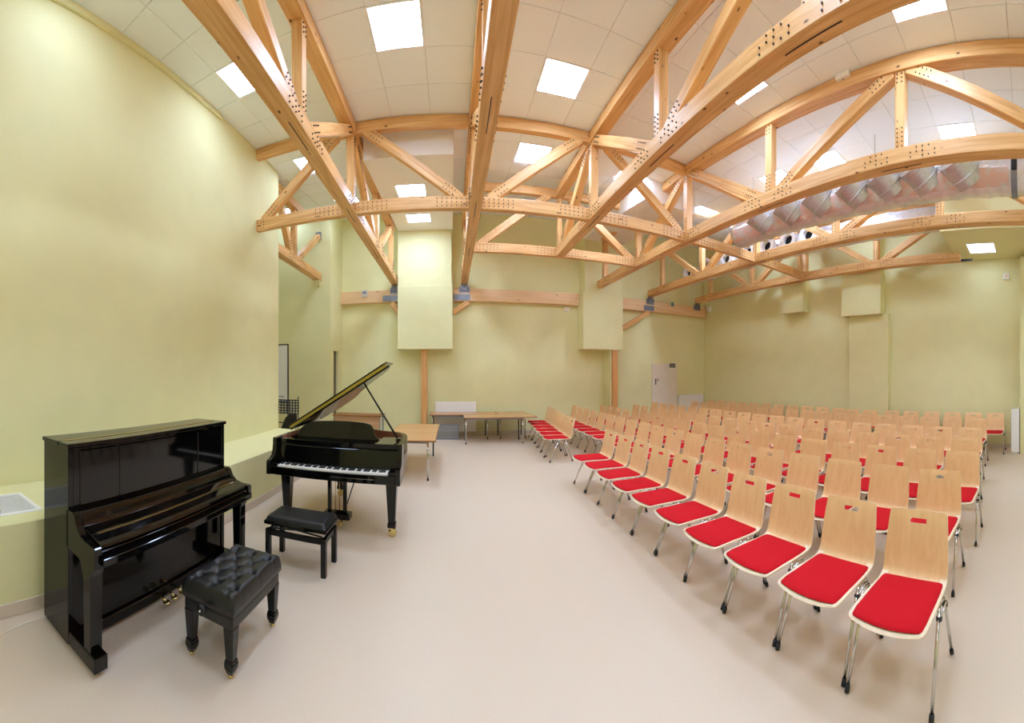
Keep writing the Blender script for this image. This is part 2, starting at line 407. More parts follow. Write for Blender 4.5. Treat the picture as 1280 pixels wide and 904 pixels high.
# ------------------------------------------------------------------ timber trusses
ZBOT = EYE + 1.31 * S; CH = .195; ZTT = ZC - .006; TH = .175
def beam(name, p0, p1, w, h, parent, m='glulam', bevel=.006):
    """bar of section w x h between two points, its own X along the grain"""
    p0, p1 = Vector(p0), Vector(p1); d = p1 - p0; L = d.length
    o = MB().bb(-L / 2, L / 2, -w / 2, w / 2, -h / 2, h / 2).obj(name, M[m], parent, bevel)
    d.normalize(); side = Vector((0, 0, 1)).cross(d)
    if side.length < .01: side = Vector((0, 1, 0))
    side.normalize(); up = d.cross(side)
    R = Matrix((d, side, up)).transposed().to_4x4()
    o.matrix_local = Matrix.Translation((p0 + p1) / 2 - Vector(parent.location)) @ R
    return o
class Truss:
    def __init__(s, axis, c, label, width, t_base):
        s.ax, s.c, s.w = axis, c, width
        s.root = thing('timber_truss', label, 'truss', s.P(t_base, ZBOT), 0, 'timber roof trusses'); s.pins = MB(); s.plates = []
    def P(s, t, z, o=0.): return (s.c + o, t, z) if s.ax == 'y' else (t, s.c + o, z)
    def chord(s, kind, a, b):
        if kind == 'bottom_chord': z, h = ZBOT + CH / 2, CH
        else:
            if s.ax == 'y' and a < Y1:
                e = min(b, Y1)
                beam(kind, s.P(a, zc(a) - .006 - TH / 2), s.P(e, ZTT - TH / 2), s.w, TH, s.root)
                a = e
                if b - a < .05: return
            z, h = ZTT - TH / 2, TH
        beam(kind, s.P(a, z), s.P(b, z), s.w, h, s.root)
    def post(s, t, w=.125, z0=ZBOT + CH, z1=ZTT - TH):
        if s.ax == 'y': z1 = min(z1, zc(t) - .006 - TH)
        o = MB().bb(-(z1 - z0) / 2, (z1 - z0) / 2, -w / 2, w / 2, -w / 2, w / 2).obj('post', M['glulam'], s.root, .006)
        o.rotation_euler = (0, -pi / 2, 0); o.location = Vector(s.P(t, (z0 + z1) / 2)) - s.root.location
        for i in range(2):
            for j in range(5): s.pin(t + (i - .5) * .06, z0 + .03 + j * .055, w)
        for i in range(2):
            for j in range(3): s.pin(t + (i - .5) * .06, z1 - .03 - j * .05, w)
    def diag(s, tb, tt, w=None, ztop=None):
        w = w or min(s.w, .13); sg = 1 if tt > tb else -1
        z0, z1 = ZBOT + CH - .03, (ztop or (ZTT if s.ax == 'x' else min(ZTT, zc(tt) - .006)) - TH + .03)
        a, b = Vector(s.P(tb + sg * (.16 if s.ax == 'y' else .22), z0)), Vector(s.P(tt - sg * (.10 if s.ax == 'y' else .24), z1))
        beam('diagonal', a, b, w, .145, s.root)
        d = (b - a).normalized(); nrm = Vector((0, 0, 1)) - d * d.z; nrm.normalize()
        for e, p0, dd in ((0, a, d), (1, b, -d)):
            for i in range(2):
                for j in range(4):
                    q = p0 + dd * (.14 + .06 * j) + nrm * (i - .5) * .07
                    s.pin(q.y if s.ax == 'y' else q.x, q.z, w)
    def pin(s, t, z, w):
        r = .0085; h = w / 2 + .012
        n = len(s.pins.v)
        for o in (-h, h):
            for k in range(5):
                s.pins.v.append(s.P(t + r * cos(2 * pi * k / 5), z + r * sin(2 * pi * k / 5), o))
        s.pins.face([n + k for k in range(5)]); s.pins.face([n + 5 + k for k in range(5)][::-1])
        for k in range(5): s.pins.face((n + k, n + (k + 1) % 5, n + 5 + (k + 1) % 5, n + 5 + k))
    def node(s, t, lo=-.45, hi=.45):
        n = int(round((hi - lo) / .075))
        for i in range(n + 1):
            u = lo + (hi - lo) * i / n
            if abs(u) < .1: continue
            for z in (.045, .10, .155):
                if (i + int(z * 100)) % 4 != 3: s.pin(t + u, ZBOT + z, s.w)
        mb = MB(); a, b = s.P(t - .26, ZBOT - .003, -.005), s.P(t + .26, ZBOT + .05, .005)
        mb.bb(min(a[0], b[0]), max(a[0], b[0]), min(a[1], b[1]), max(a[1], b[1]), a[2], b[2])
        part(mb, 'steel_plate', M['dark_steel'], s.root)
    def done(s):
        o = part(s.pins, 'dowels', M['pin'], s.root); o['kind'] = 'stuff'
XK = [(.19 + k) * S for k in (-1, 0, 1, 2, 3, 4)]         # B C D E F G along X
XK[0] = -.815 * S
Y1, Y2 = 2.93 * S, 3.94 * S
WM, WG = .19, .105
names = ['first timber truss from the left wall, rising over the upright piano', 'timber truss passing straight overhead above the grand piano, second from left',
         'third timber truss from left, ending at the far short cross truss', 'fourth timber truss from left, running over the front chairs to the right box',
         'fifth timber truss from left, running between the two foil ducts', 'sixth timber truss from left, close to the right wall over the last chairs']
for k, x in enumerate(XK):
    y0 = -1.2 * S if k < 5 else .80 * S
    y1 = Y2 - WG / 2 - .016 if k == 2 else 5.335 * S
    if k == 3: y1 = YF - .01
    t = Truss('y', x, names[k], WM, y1)
    t.chord('bottom_chord', y0, y1); t.chord('top_chord', y0, y1 if k == 2 else 4.98 * S)
    nodes_b = [n for n in (-.26, 1.86, 3.94) if y0 <= n * S <= y1 + .2]; nodes_t = [n for n in (.80, 2.93, 4.94) if y0 <= n * S <= y1]
    for n in nodes_b + nodes_t:
        if n * S < y1 - .1 and n * S > y0 - .01: t.post(n * S + (.08 if k == 5 and n == .80 else 0)); t.node(n * S, -.45 if n * S - .5 > y0 else .1, .45 if n * S + .5 < y1 else -.1 if n * S > y1 - .1 else .3)
    for n in nodes_b:
        for m_ in nodes_t:
            if abs(n - m_) < 1.2: t.diag(n * S if n * S < y1 else y1 - .05, m_ * S)
    t.done()
# long cross truss: wall to sixth truss
t = Truss('x', Y1, 'long cross truss spanning from the left wall through all the other trusses', WG, XL)
ends = [XL + .002] + XK
for a, b in zip(ends[:-1], ends[1:]):
    a2 = a if a < XK[0] else a + WM / 2 + .003; b2 = b - WM / 2 - .003
    t.chord('bottom_chord', a2, b2)
    t.chord('top_chord', a2, b2)
    if a > XL + .1:
        for i in range(7):
            for z in (.045, .10, .155): t.pin(a2 + .04 + i * .075, ZBOT + z, WG)
    for i in range(7):
        for z in (.045, .10, .155): t.pin(b2 - .04 - i * .075, ZBOT + z, WG)
for tb, tt in ((XL - .08, XK[0]), (XK[1], XK[0]), (XK[1], XK[2]), (XK[3], XK[2]), (XK[3], XK[4]), (XK[5], XK[5] - .62)): t.diag(tb, tt, .10)
for i in range(3):
    for z in (.03, .08, .13, .17): t.pin(XL + .04 + i * .06, ZBOT + z, WG)
t.done()
# short cross truss: second to fourth truss
t = Truss('x', Y2, 'short far cross truss between the second and fourth trusses', WG, XK[1] + WM)
for a, b in ((XK[1], XK[2]), (XK[2], XK[3])):
    a2, b2 = (a + WM / 2 + .003 if a == XK[1] else a), (b - WM / 2 - .003 if b == XK[3] else b)
    t.chord('bottom_chord', a2, b2); t.chord('top_chord', a2, b2)
    for s_ in (a2 + .05, b2 - .5):
        for i in range(7):
            for z in (.045, .10, .155): t.pin(s_ + i * .075, ZBOT + z, WG)
t.diag(XK[1], XK[2], .10); t.diag(XK[3], XK[2], .10)
t.post(XK[2], .10)
t.done()
# truss in the recess
t = Truss('y', -1.82 * S, 'short timber truss in the recess beyond the left wall corner', WM, YR - .03)
t.chord('bottom_chord', YC + .01, YR - .03); t.chord('top_chord', YC + .01, 4.2 * S)
t.post(4.0 * S); t.diag(4.0 * S, 3.52 * S); t.diag(4.0 * S, YR + .05, ztop=ZTT - .25); t.node(4.0 * S)
mb = MB(); xx = -1.82 * S; mb.hexa([(xx - .04, YR - .08, ZBOT - .14), (xx + .04, YR - .08, ZBOT - .14), (xx + .04, YR - .001, ZBOT - .14), (xx - .04, YR - .001, ZBOT - .14), (xx - .08, YR - .2, ZBOT - .004), (xx + .08, YR - .2, ZBOT - .004), (xx + .08, YR - .001, ZBOT - .004), (xx - .08, YR - .001, ZBOT - .004)])
part(mb, 'corbel', M['green'], t.root)
mb = MB().bb(xx - .07, xx + .07, YR - .05, YR - .001, ZTT - .33, ZTT - .12); part(mb, 'wall_bracket', M['steel'], t.root)
t.done()

# ------------------------------------------------------------------ glulam beam on the back wall, brackets, posts and braces
BZ0, BZ1 = EYE + 1.066 * S, EYE + 1.245 * S; BY0 = 5.33 * S
t = thing('wall_beam', 'long horizontal timber beam along the back wall carrying the truss ends', 'beam', (0, YB, BZ0))
for a, b in ((XRET + .002, -.757 * S), (.023 * S, 1.922 * S), (2.589 * S, XR - .05)):
    o = beam('beam_length', (a, (BY0 + YB) / 2, (BZ0 + BZ1) / 2), (b, (BY0 + YB) / 2, (BZ0 + BZ1) / 2), YB - BY0, BZ1 - BZ0, t, 'glulam_pale')
for k in (0, 1, 4, 5):
    x = XK[k]; mb = MB()
    sx = {0: -1, 1: -1, 4: -1, 5: 1}[k]
    mb.bb(x - .09, x + .09, BY0 - .05, BY0 - .004, BZ1 - .12, ZBOT - .004) if k in (4, 5) else mb.bb(x - .10, x + .10, BY0 - .05, BY0 - .004, BZ1 - .06, ZBOT - .004)
    mb.bb(x - .15, x + .15, BY0 - .012, BY0 - .003, BZ1 - .12, BZ1 + .06)
    if k < 5:
        x0, x1 = (x - .36, x + .14) if k == 0 else (x - .3, x + .16)
        if k == 1: x0 = .03 * S
        if k == 4: x0, x1 = x - .24, x + .15
        mb.bb(x0, x1, BY0 - .014, BY0 - .004, BZ0 + .02, BZ0 + .19)
        for i in range(4):
            mb.bb(x0 + .03 + i * .1, x0 + .055 + i * .1, BY0 - .03, BY0 - .012, BZ0 + .05, BZ0 + .08)
    for i in (-1, 1):
        mb.bb(x + i * .09 - .02, x + i * .09 + .02, BY0 - .09, BY0 - .05, BZ1 - .02, BZ1 + .03)
    part(mb, 'steel_bracket', M['steel'], t, .003)
for i, (xa, za, xb, zb) in enumerate(((XK[0] - .1, BZ0 - .01, -.757 * S, BZ0 - .32), (XK[1] + .12, BZ0 - .01, .023 * S, BZ0 - .32), (XK[4] - .02, BZ0 - .01, 2.592 * S, BZ0 - .72))):
    beam('knee_brace', (xa, BY0 + .07, za), (xb, BY0 + .07, zb), .12, .14, t, 'glulam')
for i, (xc, yy, zt, lab) in enumerate(((-.387 * S, 5.28 * S, EYE + .36 * S, 'timber post under the left green box, behind the table'), (2.46 * S, 5.15 * S + .09, EYE + .385 * S, 'timber post under the right green box, behind the chairs'))):
    t = thing('timber_post', lab, 'post', (xc, yy, 0))
    beam('post_shaft', (xc, yy, .012), (xc, yy, zt - .002), .16, .17, t, 'post_wood')
    part(MB().bb(xc - .1, xc + .1, yy - .1, yy + .1, 0, .012), 'base_plate', M['dark_steel'], t)

# ------------------------------------------------------------------ foil ducts with spigots
def duct(x, zcen, r, y0, y1, label, spig_y, straps, pink, spig_r, white):
    t = thing('air_duct', label, 'duct', (x, y0, zcen))
    n = 22; rings = []
    mb = MB(); seg = 20; k = 60
    for i in range(k + 1):
        y = y0 + (y1 - y0) * i / k
        for j in range(seg):
            a = 2 * pi * j / seg
            rr = r * (1 + .05 * sin(i * 2.1 + j * 1.7) * sin(j * 3.3 + i * .9) + .045 * random.uniform(-1, 1))
            mb.v.append((x + rr * cos(a), y, zcen + rr * sin(a)))
    for i in range(k):
        for j in range(seg):
            a = i * seg + j; b = i * seg + (j + 1) % seg
            ang = (j + .5) / seg * 2 * pi
            mb.face((a, b, b + seg, a + seg), 1 if pink and sin(ang) < .15 and cos(ang) < .2 and sin(ang) > -.88 and 8 < i < k - 1 else 0, True)
    mb.face(list(range(seg))); mb.face([k * seg + j for j in range(seg)][::-1])
    part(mb, 'duct_body', [M['foil'], M['pink']], t)
    for y in straps:
        mb = MB(); mb.lathe([(r * 1.07, -.045), (r * 1.10, -.045), (r * 1.10, .045), (r * 1.07, .045)], 24, (x, y, zcen), 'y')
        part(mb, 'strap', M['steel'], t, sharp=True)
        part(MB().bb(x - r * 1.15, x - r * .9, y - .04, y + .04, zcen - .06, zcen + .16), 'strap_buckle', M['black_strap'], t, .01)
    for y in (y0 + .4, (y0 + y1) / 2, y1 - .4):
        part(MB().tube([(x, y, zcen + r * .9), (x, y, zc(y) - .001)], .004, 5), 'hanger_rod', M['steel'], t)
    for y in spig_y:
        L = .40 if not white else .24
        d = (Vector((-.62, .42, .48)) if not white else Vector((-1, -.12, .03))).normalized(); base = Vector((x - r * (.25 if not white else .6), y - (.12 if not white else 0), zcen - r * (.2 if not white else -.1)))
        g = spig_r
        mb = MB().turned(base, d, [(g, 0), (g, L * .3), (g * 1.05, L * .32), (g * 1.05, L * .36), (g, L * .38), (g, L * .80), (g * 1.05, L * .82), (g * 1.05, L), (g * .92, L), (g * .92, L * .1)] if not white else
                         [(g, 0), (g, L * .9), (g * 1.04, L * .92), (g * 1.04, L), (g * .62, L), (g * .58, L * .96), (g * .58, L * .2)])
        sp = part(mb, 'spigot', M['spiral'] if not white else M['white_spigot_and_lit_inside'], t, sharp=True)
        mb = MB(); q0 = base + d * (L * (.84 if not white else .45)); mb.tube([q0, q0 + d * .01], spig_r * (.9 if not white else .6), 20)
        ins = mb
        off = Vector(t.location); ins.v = [(a - off.x, b - off.y, c - off.z) for a, b, c in ins.v]
        o = ins.obj('spigot_painted_inside', M['white_spigot_and_lit_inside'] if not white else M['painted_duct_shade'], sp, sharp=True)  # disc colour paints the inside: lit white in grey spigots, shaded in white ones
    return t
duct(2.80 * S, EYE + 1.505 * S, .27, -.6, 2.95 * S - .25, 'large foil duct with pink insulation and grey spigots above the front chairs', [S * v for v in (.52, .83, 1.12, 1.41, 1.75, 2.07, 2.40)], [.12 * S], True, .25, False)
duct(3.74 * S, EYE + 1.63 * S, .25, .45 * S, 4.95 * S, 'farther foil duct with white open spigots behind the fifth truss', [S * v for v in (2.46, 2.76, 3.10, 3.44, 3.86, 4.3, 4.75)], [.75 * S], False, .21, True)
# ------------------------------------------------------------------ chairs
def shell_mesh():
    st = [(-.290, .438, .186, 1), (-.283, .446, .202, .95), (-.262, .453, .212, .8), (-.20, .456, .216, .4), (-.10, .456, .217, .1), (.02, .452, .216, 0), (.12, .449, .214, 0), (.175, .453, .213, 0), (.203, .466, .212, 0), (.219, .495, .211, 0),
          (.230, .545, .210, 0), (.245, .62, .206, 0), (.264, .705, .201, 0), (.277, .758, .197, 0), (.284, .788, .195, 0), (.292, .815, .193, 0), (.298, .830, .188, 0), (.300, .836, .178, 0)]
    vv = [-1, -.8, -.55, -.28, 0, .28, .55, .8, 1]
    nr, nc = len(st), len(vv)
    def P(i, j):
        x, z, w, b = st[i]; v = vv[j]
        xx = x - .03 * b * (1 - v * v) + .03 * b * .4
        if i > 9: xx += .010 * (1 - v * v)
        else: z = z - .006 * (1 - v * v) * (i < 8)
        return Vector((xx, v * w, z))
    mb = MB(); top = {}; bot = {}
    for i in range(nr):
        for j in range(nc):
            p = P(i, j); a = P(min(i + 1, nr - 1), j) - P(max(i - 1, 0), j); b = P(i, min(j + 1, nc - 1)) - P(i, max(j - 1, 0))
            n = a.cross(b).normalized()
            top[i, j] = len(mb.v); mb.v.append(tuple(p)); bot[i, j] = len(mb.v); mb.v.append(tuple(p - n * .011))
    cells = {(i, j) for i in range(nr - 1) for j in range(nc - 1) if not (i == 13 and j in (3, 4))}
    for i, j in cells:
        mb.face((top[i, j], top[i + 1, j], top[i + 1, j + 1], top[i, j + 1]), 1 if i < 2 or (i < 8 and j in (0, nc - 2)) else 0, True)  # seat rim takes the pale edge colour to paint its stronger top light
        mb.face((bot[i, j], bot[i, j + 1], bot[i + 1, j + 1], bot[i + 1, j]), 0, True)
        for di, dj, a, b in ((-1, 0, (i, j), (i, j + 1)), (1, 0, (i + 1, j + 1), (i + 1, j)), (0, -1, (i + 1, j), (i, j)), (0, 1, (i, j + 1), (i + 1, j + 1))):
            if (i + di, j + dj) not in cells: mb.face((top[a], top[b], bot[b], bot[a]), 1)
    me = mb.data('plywood_shell', [M['plywood'], M['ply_edge_lit_rim']], sharp=True)
    return me, P, st
def cushion_mesh(P):
    # follows the seat; a rounded slab
    mb = MB(); us = [-.272, -.269, -.255, -.20, -.10, 0, .09, .15, .174, .181]; ws = [.172, .182, .192, .199, .201, .200, .198, .196, .190, .178]
    hh = [.0, .008, .014, .017, .018, .018, .017, .015, .009, .0]; vv = [-1, -.985, -.9, -.6, -.2, .2, .6, .9, .985, 1]; vh = [0, .5, .9, 1, 1, 1, 1, .9, .5, 0]
    def zs(x): return .4475 + (.004 if x < -.1 else 0) + (max(0, x - .12) ** 2) * 1.2
    for i, x in enumerate(us):
        b = max(0, (-.05 - x) / .22)
        for j, v in enumerate(vv):
            mb.v.append((x - .022 * b * (1 - v * v) + .003, v * ws[i], zs(x) + .0015 + hh[i] * vh[j]))
    n = len(vv)
    for i in range(len(us) - 1):
        for j in range(n - 1): mb.face((i * n + j, (i + 1) * n + j, (i + 1) * n + j + 1, i * n + j + 1), 0, True)
    return mb.data('seat_cushion', M['red'])
def make_chair():
    t = thing('stacking_chair', 'x', 'chair', (0, 0, 0))
    sh, P, st = shell_mesh()
    link('plywood_shell', sh, t); link('seat_cushion', cushion_mesh(P), t)
    R = .0105
    for s in (1, -1):
        for nm, f, top in (('front', (-.225, .234 * s, .03), (-.045, .224 * s, .425)), ('rear', (.225, .234 * s, .03), (.085, .222 * s, .425))):
            f, top = Vector(f), Vector(top)
            lg = link('leg', MB().tube([f, top], R, 8).data('leg', M['chrome']), t)
            d = (f - top).normalized()
            link('foot_cap', MB().tube([f - d * .008, f + d * .014, f + d * .0296], [.0135, .0145, .0135], 8).data('foot_cap', M['black_plastic']), lg)
        pts = [(-.045, .224 * s, .425), (-.036, .223 * s, .440), (-.015, .215 * s, .447), (.02, .21 * s, .446), (.055, .215 * s, .447), (.077, .221 * s, .440), (.085, .222 * s, .425)]
        pts = [(x, y, min(z, .4375 - .012 + .0)) if 1 < i < 5 else (x, y, z - .006) for i, (x, y, z) in enumerate(pts)]
        link('leg_bow', MB().tube(pts, R, 8).data('leg_bow', M['chrome']), t)
        lp = [(-.05, .222 * s, .405), (-.052, .238 * s, .412), (-.03, .244 * s, .43), (.02, .244 * s, .436), (.06, .243 * s, .43), (.07, .237 * s, .412)]
        link('row_connector', MB().tube(lp, .006, 6).data('row_connector', M['chrome']), t)
        for x in (-.055, .075): link('connector_clip', MB().tube([(x, .213 * s, .402), (x, .244 * s, .402)], .013, 8).data('connector_clip', M['black_plastic']), t)
    link('cross_bar', MB().tube([(.02, -.21, .424), (.02, .21, .424)], .009, 6).data('cross_bar', M['chrome']), t)
    return t
chair0 = make_chair(); first = True
ORD = ['first', 'second', 'third', 'fourth', 'fifth', 'sixth', 'seventh', 'eighth', 'ninth', 'tenth', 'eleventh', 'twelfth', 'thirteenth', 'fourteenth', 'fifteenth', 'sixteenth', 'seventeenth', 'eighteenth', 'nineteenth']
rows_x = [1.02, 1.548, 1.995, 2.455, 2.96, 3.64, 4.185]      # centre of feet, in grid units
rows_y = [.367, .425, .40, .465, .51, .555, .415]
PITCH = .2585
for r in range(7):
    rn = 'front' if r == 0 else 'last' if r == 6 else ORD[r]
    for k in range(19 if r else 16):
        far = r == 0 and k >= 10
        y = rows_y[r] + PITCH * k if not far else 3.67 + PITCH * (k - 10)
        if y > 5.17 or (r == 3 and k == 18): continue
        x = rows_x[r] + (min(.07, .012 * k * .8) if r == 0 else .004 * k if r < 6 else 0)
        if far: x = 1.02 + .075 + .022 * (k - 10)
        if r == 6 and 1.72 < y < 2.46: x -= .10
        if far: lab = 'red-seated plywood chair, front row beyond the gap, %s from the gap' % ORD[k - 10]
        elif r == 0: lab = 'red-seated plywood chair, front row before the gap, %s from the near end' % ORD[k]
        else: lab = 'red-seated plywood chair, %s row from the pianos, %s from the near end' % ('last' if r == 6 else ORD[r], ORD[k])
        if first: c = chair0; first = False
        else: c = copy_tree(chair0)
        c['label'] = lab; c['group'] = 'rows of red-seated plywood chairs'
        c.location = (x * S + random.uniform(-.008, .008), y * S + random.uniform(-.0015, .0015), 0)
        c.rotation_euler = (0, 0, radians(random.uniform(-.4, .4)))

# ------------------------------------------------------------------ upright piano by the left wall
ux0, ux1 = -1.187 * S, -1.016 * S; uy0, uy1 = .598 * S, 1.438 * S; uz = 1.285; uf = -.865 * S
t = thing('upright_piano', 'tall glossy black upright piano with closed keyboard lid against the left wall', 'piano', ((ux0 + ux1) / 2, (uy0 + uy1) / 2, 0))
P_ = M['piano']
for s, y in ((0, uy0), (1, uy1 - .04)):
    part(MB().bb(ux0, ux1, y, y + .04, .03, uz - .028), 'side_panel', P_, t, .004)
part(MB().bb(ux0 - .004, ux1 - .115, uy0 - .012, uy1 + .012, uz - .028, uz), 'top_lid', P_, t, .005, 2)
part(MB().bb(ux1 - .109, ux1 + .014, uy0 - .012, uy1 + .012, uz - .028, uz), 'top_lid_flap', P_, t, .005, 2)
part(MB().bb(ux1 - .119, ux1 - .105, uy0 + .02, uy1 - .03, uz - .004, uz + .003), 'lid_hinge', M['brass'], t, label='long brass lid hinge')
y1_, y2_ = uy0 + .04, uy1 - .04; yy1, yy2 = uy0 + .40, uy1 - .40
part(MB().bb(ux1 - .03, ux1 - .006, y1_, y2_, .84, uz - .03), 'upper_panel', P_, t, .003)
for a, b in ((y1_ + .05, yy1 - .012), (yy1 + .012, yy2 - .012), (yy2 + .012, y2_ - .05)):
    part(MB().bb(ux1 - .008, ux1 + .002, a, b, .885, uz - .05), 'music_panel', P_, t, .005)
part(MB().bb(ux0 + .02, ux0 + .04, y1_, y2_, .05, uz - .03), 'back_board', M['piano_satin'], t)
part(MB().bb(ux1 - .03, ux1 - .012, y1_, y2_, .10, .66), 'lower_panel', P_, t, .003)
part(MB().bb(ux0 + .04, ux1 + .01, y1_, y2_, .03, .10), 'bottom_board', P_, t, .004)
part(MB().bb(ux1 - .03, uf + .03, y1_, y2_, .64, .685), 'keybed', P_, t, .004)
prof = [(ux1 - .02, .64), (ux1 - .02, .872), (ux1 + .05, .872), (ux1 + .075, .855), (ux1 + .10, .80), (ux1 + .14, .762), (ux1 + .19, .748), (uf - .01, .742), (uf, .735), (uf, .62), (uf - .02, .61), (ux1 + .02, .632)]
for a, b in ((uy0, uy0 + .05), (uy1 - .05, uy1)):
    part(MB().prism(prof, lambda u, v, q: (u, q, v), a, b), 'cheek', P_, t, .003)
# closed fallboard: sloping shelf, curved lid and front
part(MB().bb(ux1 - .01, ux1 + .052, uy0 + .05, uy1 - .05, .845, .868), 'music_shelf', P_, t, .004)
fl = [(ux1 + .045, .866), (ux1 + .075, .845), (ux1 + .09, .815), (ux1 + .095, .79), (ux1 + .17, .765), (ux1 + .165, .75), (ux1 + .08, .775), (ux1 + .04, .84)]
part(MB().prism(fl, lambda u, v, q: (u, q, v), uy0 + .055, uy1 - .055), 'fallboard_back', P_, t, .002)
fl = [(ux1 + .172, .766), (uf - .05, .752), (uf - .025, .742), (uf - .02, .722), (uf - .03, .715), (ux1 + .172, .735)]
part(MB().prism(fl, lambda u, v, q: (u, q, v), uy0 + .055, uy1 - .055), 'fallboard', P_, t, .002)
part(MB().bb(ux1 + .160, ux1 + .177, uy0 + .1, uy1 - .1, .7645, .770), 'fallboard_hinge', M['brass'], t, label='long brass keyboard lid hinge')
part(MB().bb(uf - .045, uf - .012, uy0 + .05, uy1 - .05, .64, .712), 'key_slip', P_, t, .004)
for a, b in ((uy0 + .005, uy0 + .10), (uy1 - .10, uy1 - .005)):
    c = (a + b) / 2; mb = MB()
    pr = [(ux1 - .01, .10), (ux1 + .05, .10), (ux1 + .05, .12), (uf - .12, .12)]
    mb = MB(); mb.bb(ux1 - .01, uf - .01, a, b, .03, .115); part(mb, 'toe_block', P_, t, .005)
    lp = [(uf - .13, .115), (uf - .06, .115), (uf - .055, .56), (uf - .03, .62), (uf - .22, .635), (uf - .17, .60), (uf - .14, .52)]
    part(MB().prism(lp, lambda u, v, q: (u, q, v), a + .005, b - .005), 'front_leg', P_, t, .004)
    for xx in (ux1 + .03, uf - .05):
        k = thing('caster', None, None); k.parent = t; k.location = Vector((xx, c, 0)) - t.location
        mb = MB().lathe([(.004, -.014), (.017, -.012), (.018, 0), (.017, .012), (.004, .014)], 12, (xx, c, .0185), 'y'); part(mb, 'caster_wheel', M['brass'], k)
        part(MB().bb(xx - .012, xx + .012, c - .02, c + .02, .0155, .0305), 'caster_fork', M['brass'], k)
yc = (uy0 + uy1) / 2 + .03
for i in (-1, 0, 1):
    y = yc + i * .085; mb = MB()
    mb.tube([(ux1 - .02, y, .075), (ux1 + .06, y, .07), (ux1 + .10, y, .058)], [.008, .009, .012], 8); mb.lathe([(.004, -.009), (.026, -.007), (.028, 0), (.024, .007), (.004, .009)], 12, (ux1 + .105, y, .056))
    part(mb, 'pedal', M['brass'], t)

# ------------------------------------------------------------------ tufted bench
bx0, bx1, by0, by1 = -.775 * S, -.58 * S, .865 * S, 1.17 * S; bz = .475
t = thing('tufted_bench', 'black buttoned leather piano bench with turned feet in front of the upright piano', 'bench', ((bx0 + bx1) / 2, (by0 + by1) / 2, 0))
part(MB().bb(bx0 + .012, bx1 - .012, by0 + .012, by1 - .012, .285, .355), 'apron', M['leather'], t, .012, 2)
nx, ny = 40, 60; W, D = bx1 - bx0, by1 - by0; mb = MB()
btn = [((i + .5) / 3 if j % 2 == 0 else (i + 1) / 3, (j + 1) / 6) for j in range(5) for i in range(3 if j % 2 == 0 else 2)]
lines = []
for a in btn:
    for b in btn:
        if a < b and abs(a[0] - b[0]) < .25 and abs(a[1] - b[1]) < .22 and a[1] != b[1]: lines.append((a, b))
    if a[1] < .2: lines += [(a, (a[0] + o, 0)) for o in (0,)]
    if a[1] > .8: lines += [(a, (a[0], 1))]
    if a[0] < .2: lines.append((a, (0, a[1])))
    if a[0] > .8: lines.append((a, (1, a[1])))
def segd(px, py, a, b):
    ax, ay, bx_, by_ = a[0] * W, a[1] * D, b[0] * W, b[1] * D; dx, dy = bx_ - ax, by_ - ay
    u = max(0, min(1, ((px - ax) * dx + (py - ay) * dy) / (dx * dx + dy * dy + 1e-9))); return sqrt((px - ax - u * dx) ** 2 + (py - ay - u * dy) ** 2)
for i in range(nx + 1):
    for j in range(ny + 1):
        u, v = i / nx, j / ny; px, py = u * W, v * D
        db = min(sqrt((px - a * W) ** 2 + (py - b * D) ** 2) for a, b in btn); dl = min(segd(px, py, a, b) for a, b in lines)
        e = min(px, W - px, py, D - py)
        edge = 1 - max(0, 1 - e / .034) ** 2
        z = .405 + .075 * sqrt(max(0, edge)) - .028 * math.exp(-(db / .024) ** 2) - .006 * math.exp(-(dl / .008) ** 2)
        mb.v.append((bx0 + px, by0 + py, z))
for i in range(nx):
    for j in range(ny):
        a = i * (ny + 1) + j; mb.face((a, a + ny + 1, a + ny + 2, a + 1), 0, True)
n = len(mb.v); ring = [i * (ny + 1) for i in range(nx + 1)] + [nx * (ny + 1) + j for j in range(1, ny + 1)] + [i * (ny + 1) + ny for i in range(nx - 1, -1, -1)] + [j for j in range(ny - 1, 0, -1)]
for q in ring: x, y, z = mb.v[q]; mb.v.append((x, y, .37))
k = len(ring)
for i in range(k): mb.face((ring[i], ring[(i + 1) % k], n + (i + 1) % k, n + i), 0, True)
mb.face([n + i for i in range(k)])
part(mb, 'cushion', M['leather'], t)
part(MB().bb(bx0 + .006, bx1 - .006, by0 + .006, by1 - .006, .356, .369), 'piping', M['piano_satin'], t, .005)
for a, b in btn:
    part(MB().lathe([(.003, .006), (.009, .003), (.012, -.004), (.011, -.008)][::-1], 10, (bx0 + a * W, by0 + b * D, .453)), 'button', M['leather'], t)
for x in (bx0 + .045, bx1 - .045):
    for y in (by0 + .045, by1 - .045):
        mb = MB()
        for z0, z1, h0, h1 in ((.105, .29, .024, .034), (.085, .105, .030, .027), (.055, .085, .030, .031), (.022, .055, .019, .029)):
            mb.hexa([(x - h0, y - h0, z0), (x + h0, y - h0, z0), (x + h0, y + h0, z0), (x - h0, y + h0, z0), (x - h1, y - h1, z1), (x + h1, y - h1, z1), (x + h1, y + h1, z1), (x - h1, y + h1, z1)])
        lg = part(mb, 'leg', P_, t, .003)
        k = MB().lathe([(.010, 0), (.017, .003), (.017, .014), (.010, .022)], 12, (x, y, 0)); off = Vector(t.location)
        k.v = [(a - off.x, b - off.y, c - off.z) for a, b, c in k.v]; k.obj('glide', M['brass'], lg)
mb = MB(); xm = bx0 + W * .5
mb.lathe([(.006, -.02), (.012, -.02), (.012, -.045), (.030, -.048), (.033, -.058), (.030, -.068), (.006, -.072)], 14, (xm, by0 + .012, .372), 'y'); part(mb, 'height_knob', M['black_plastic'], t)
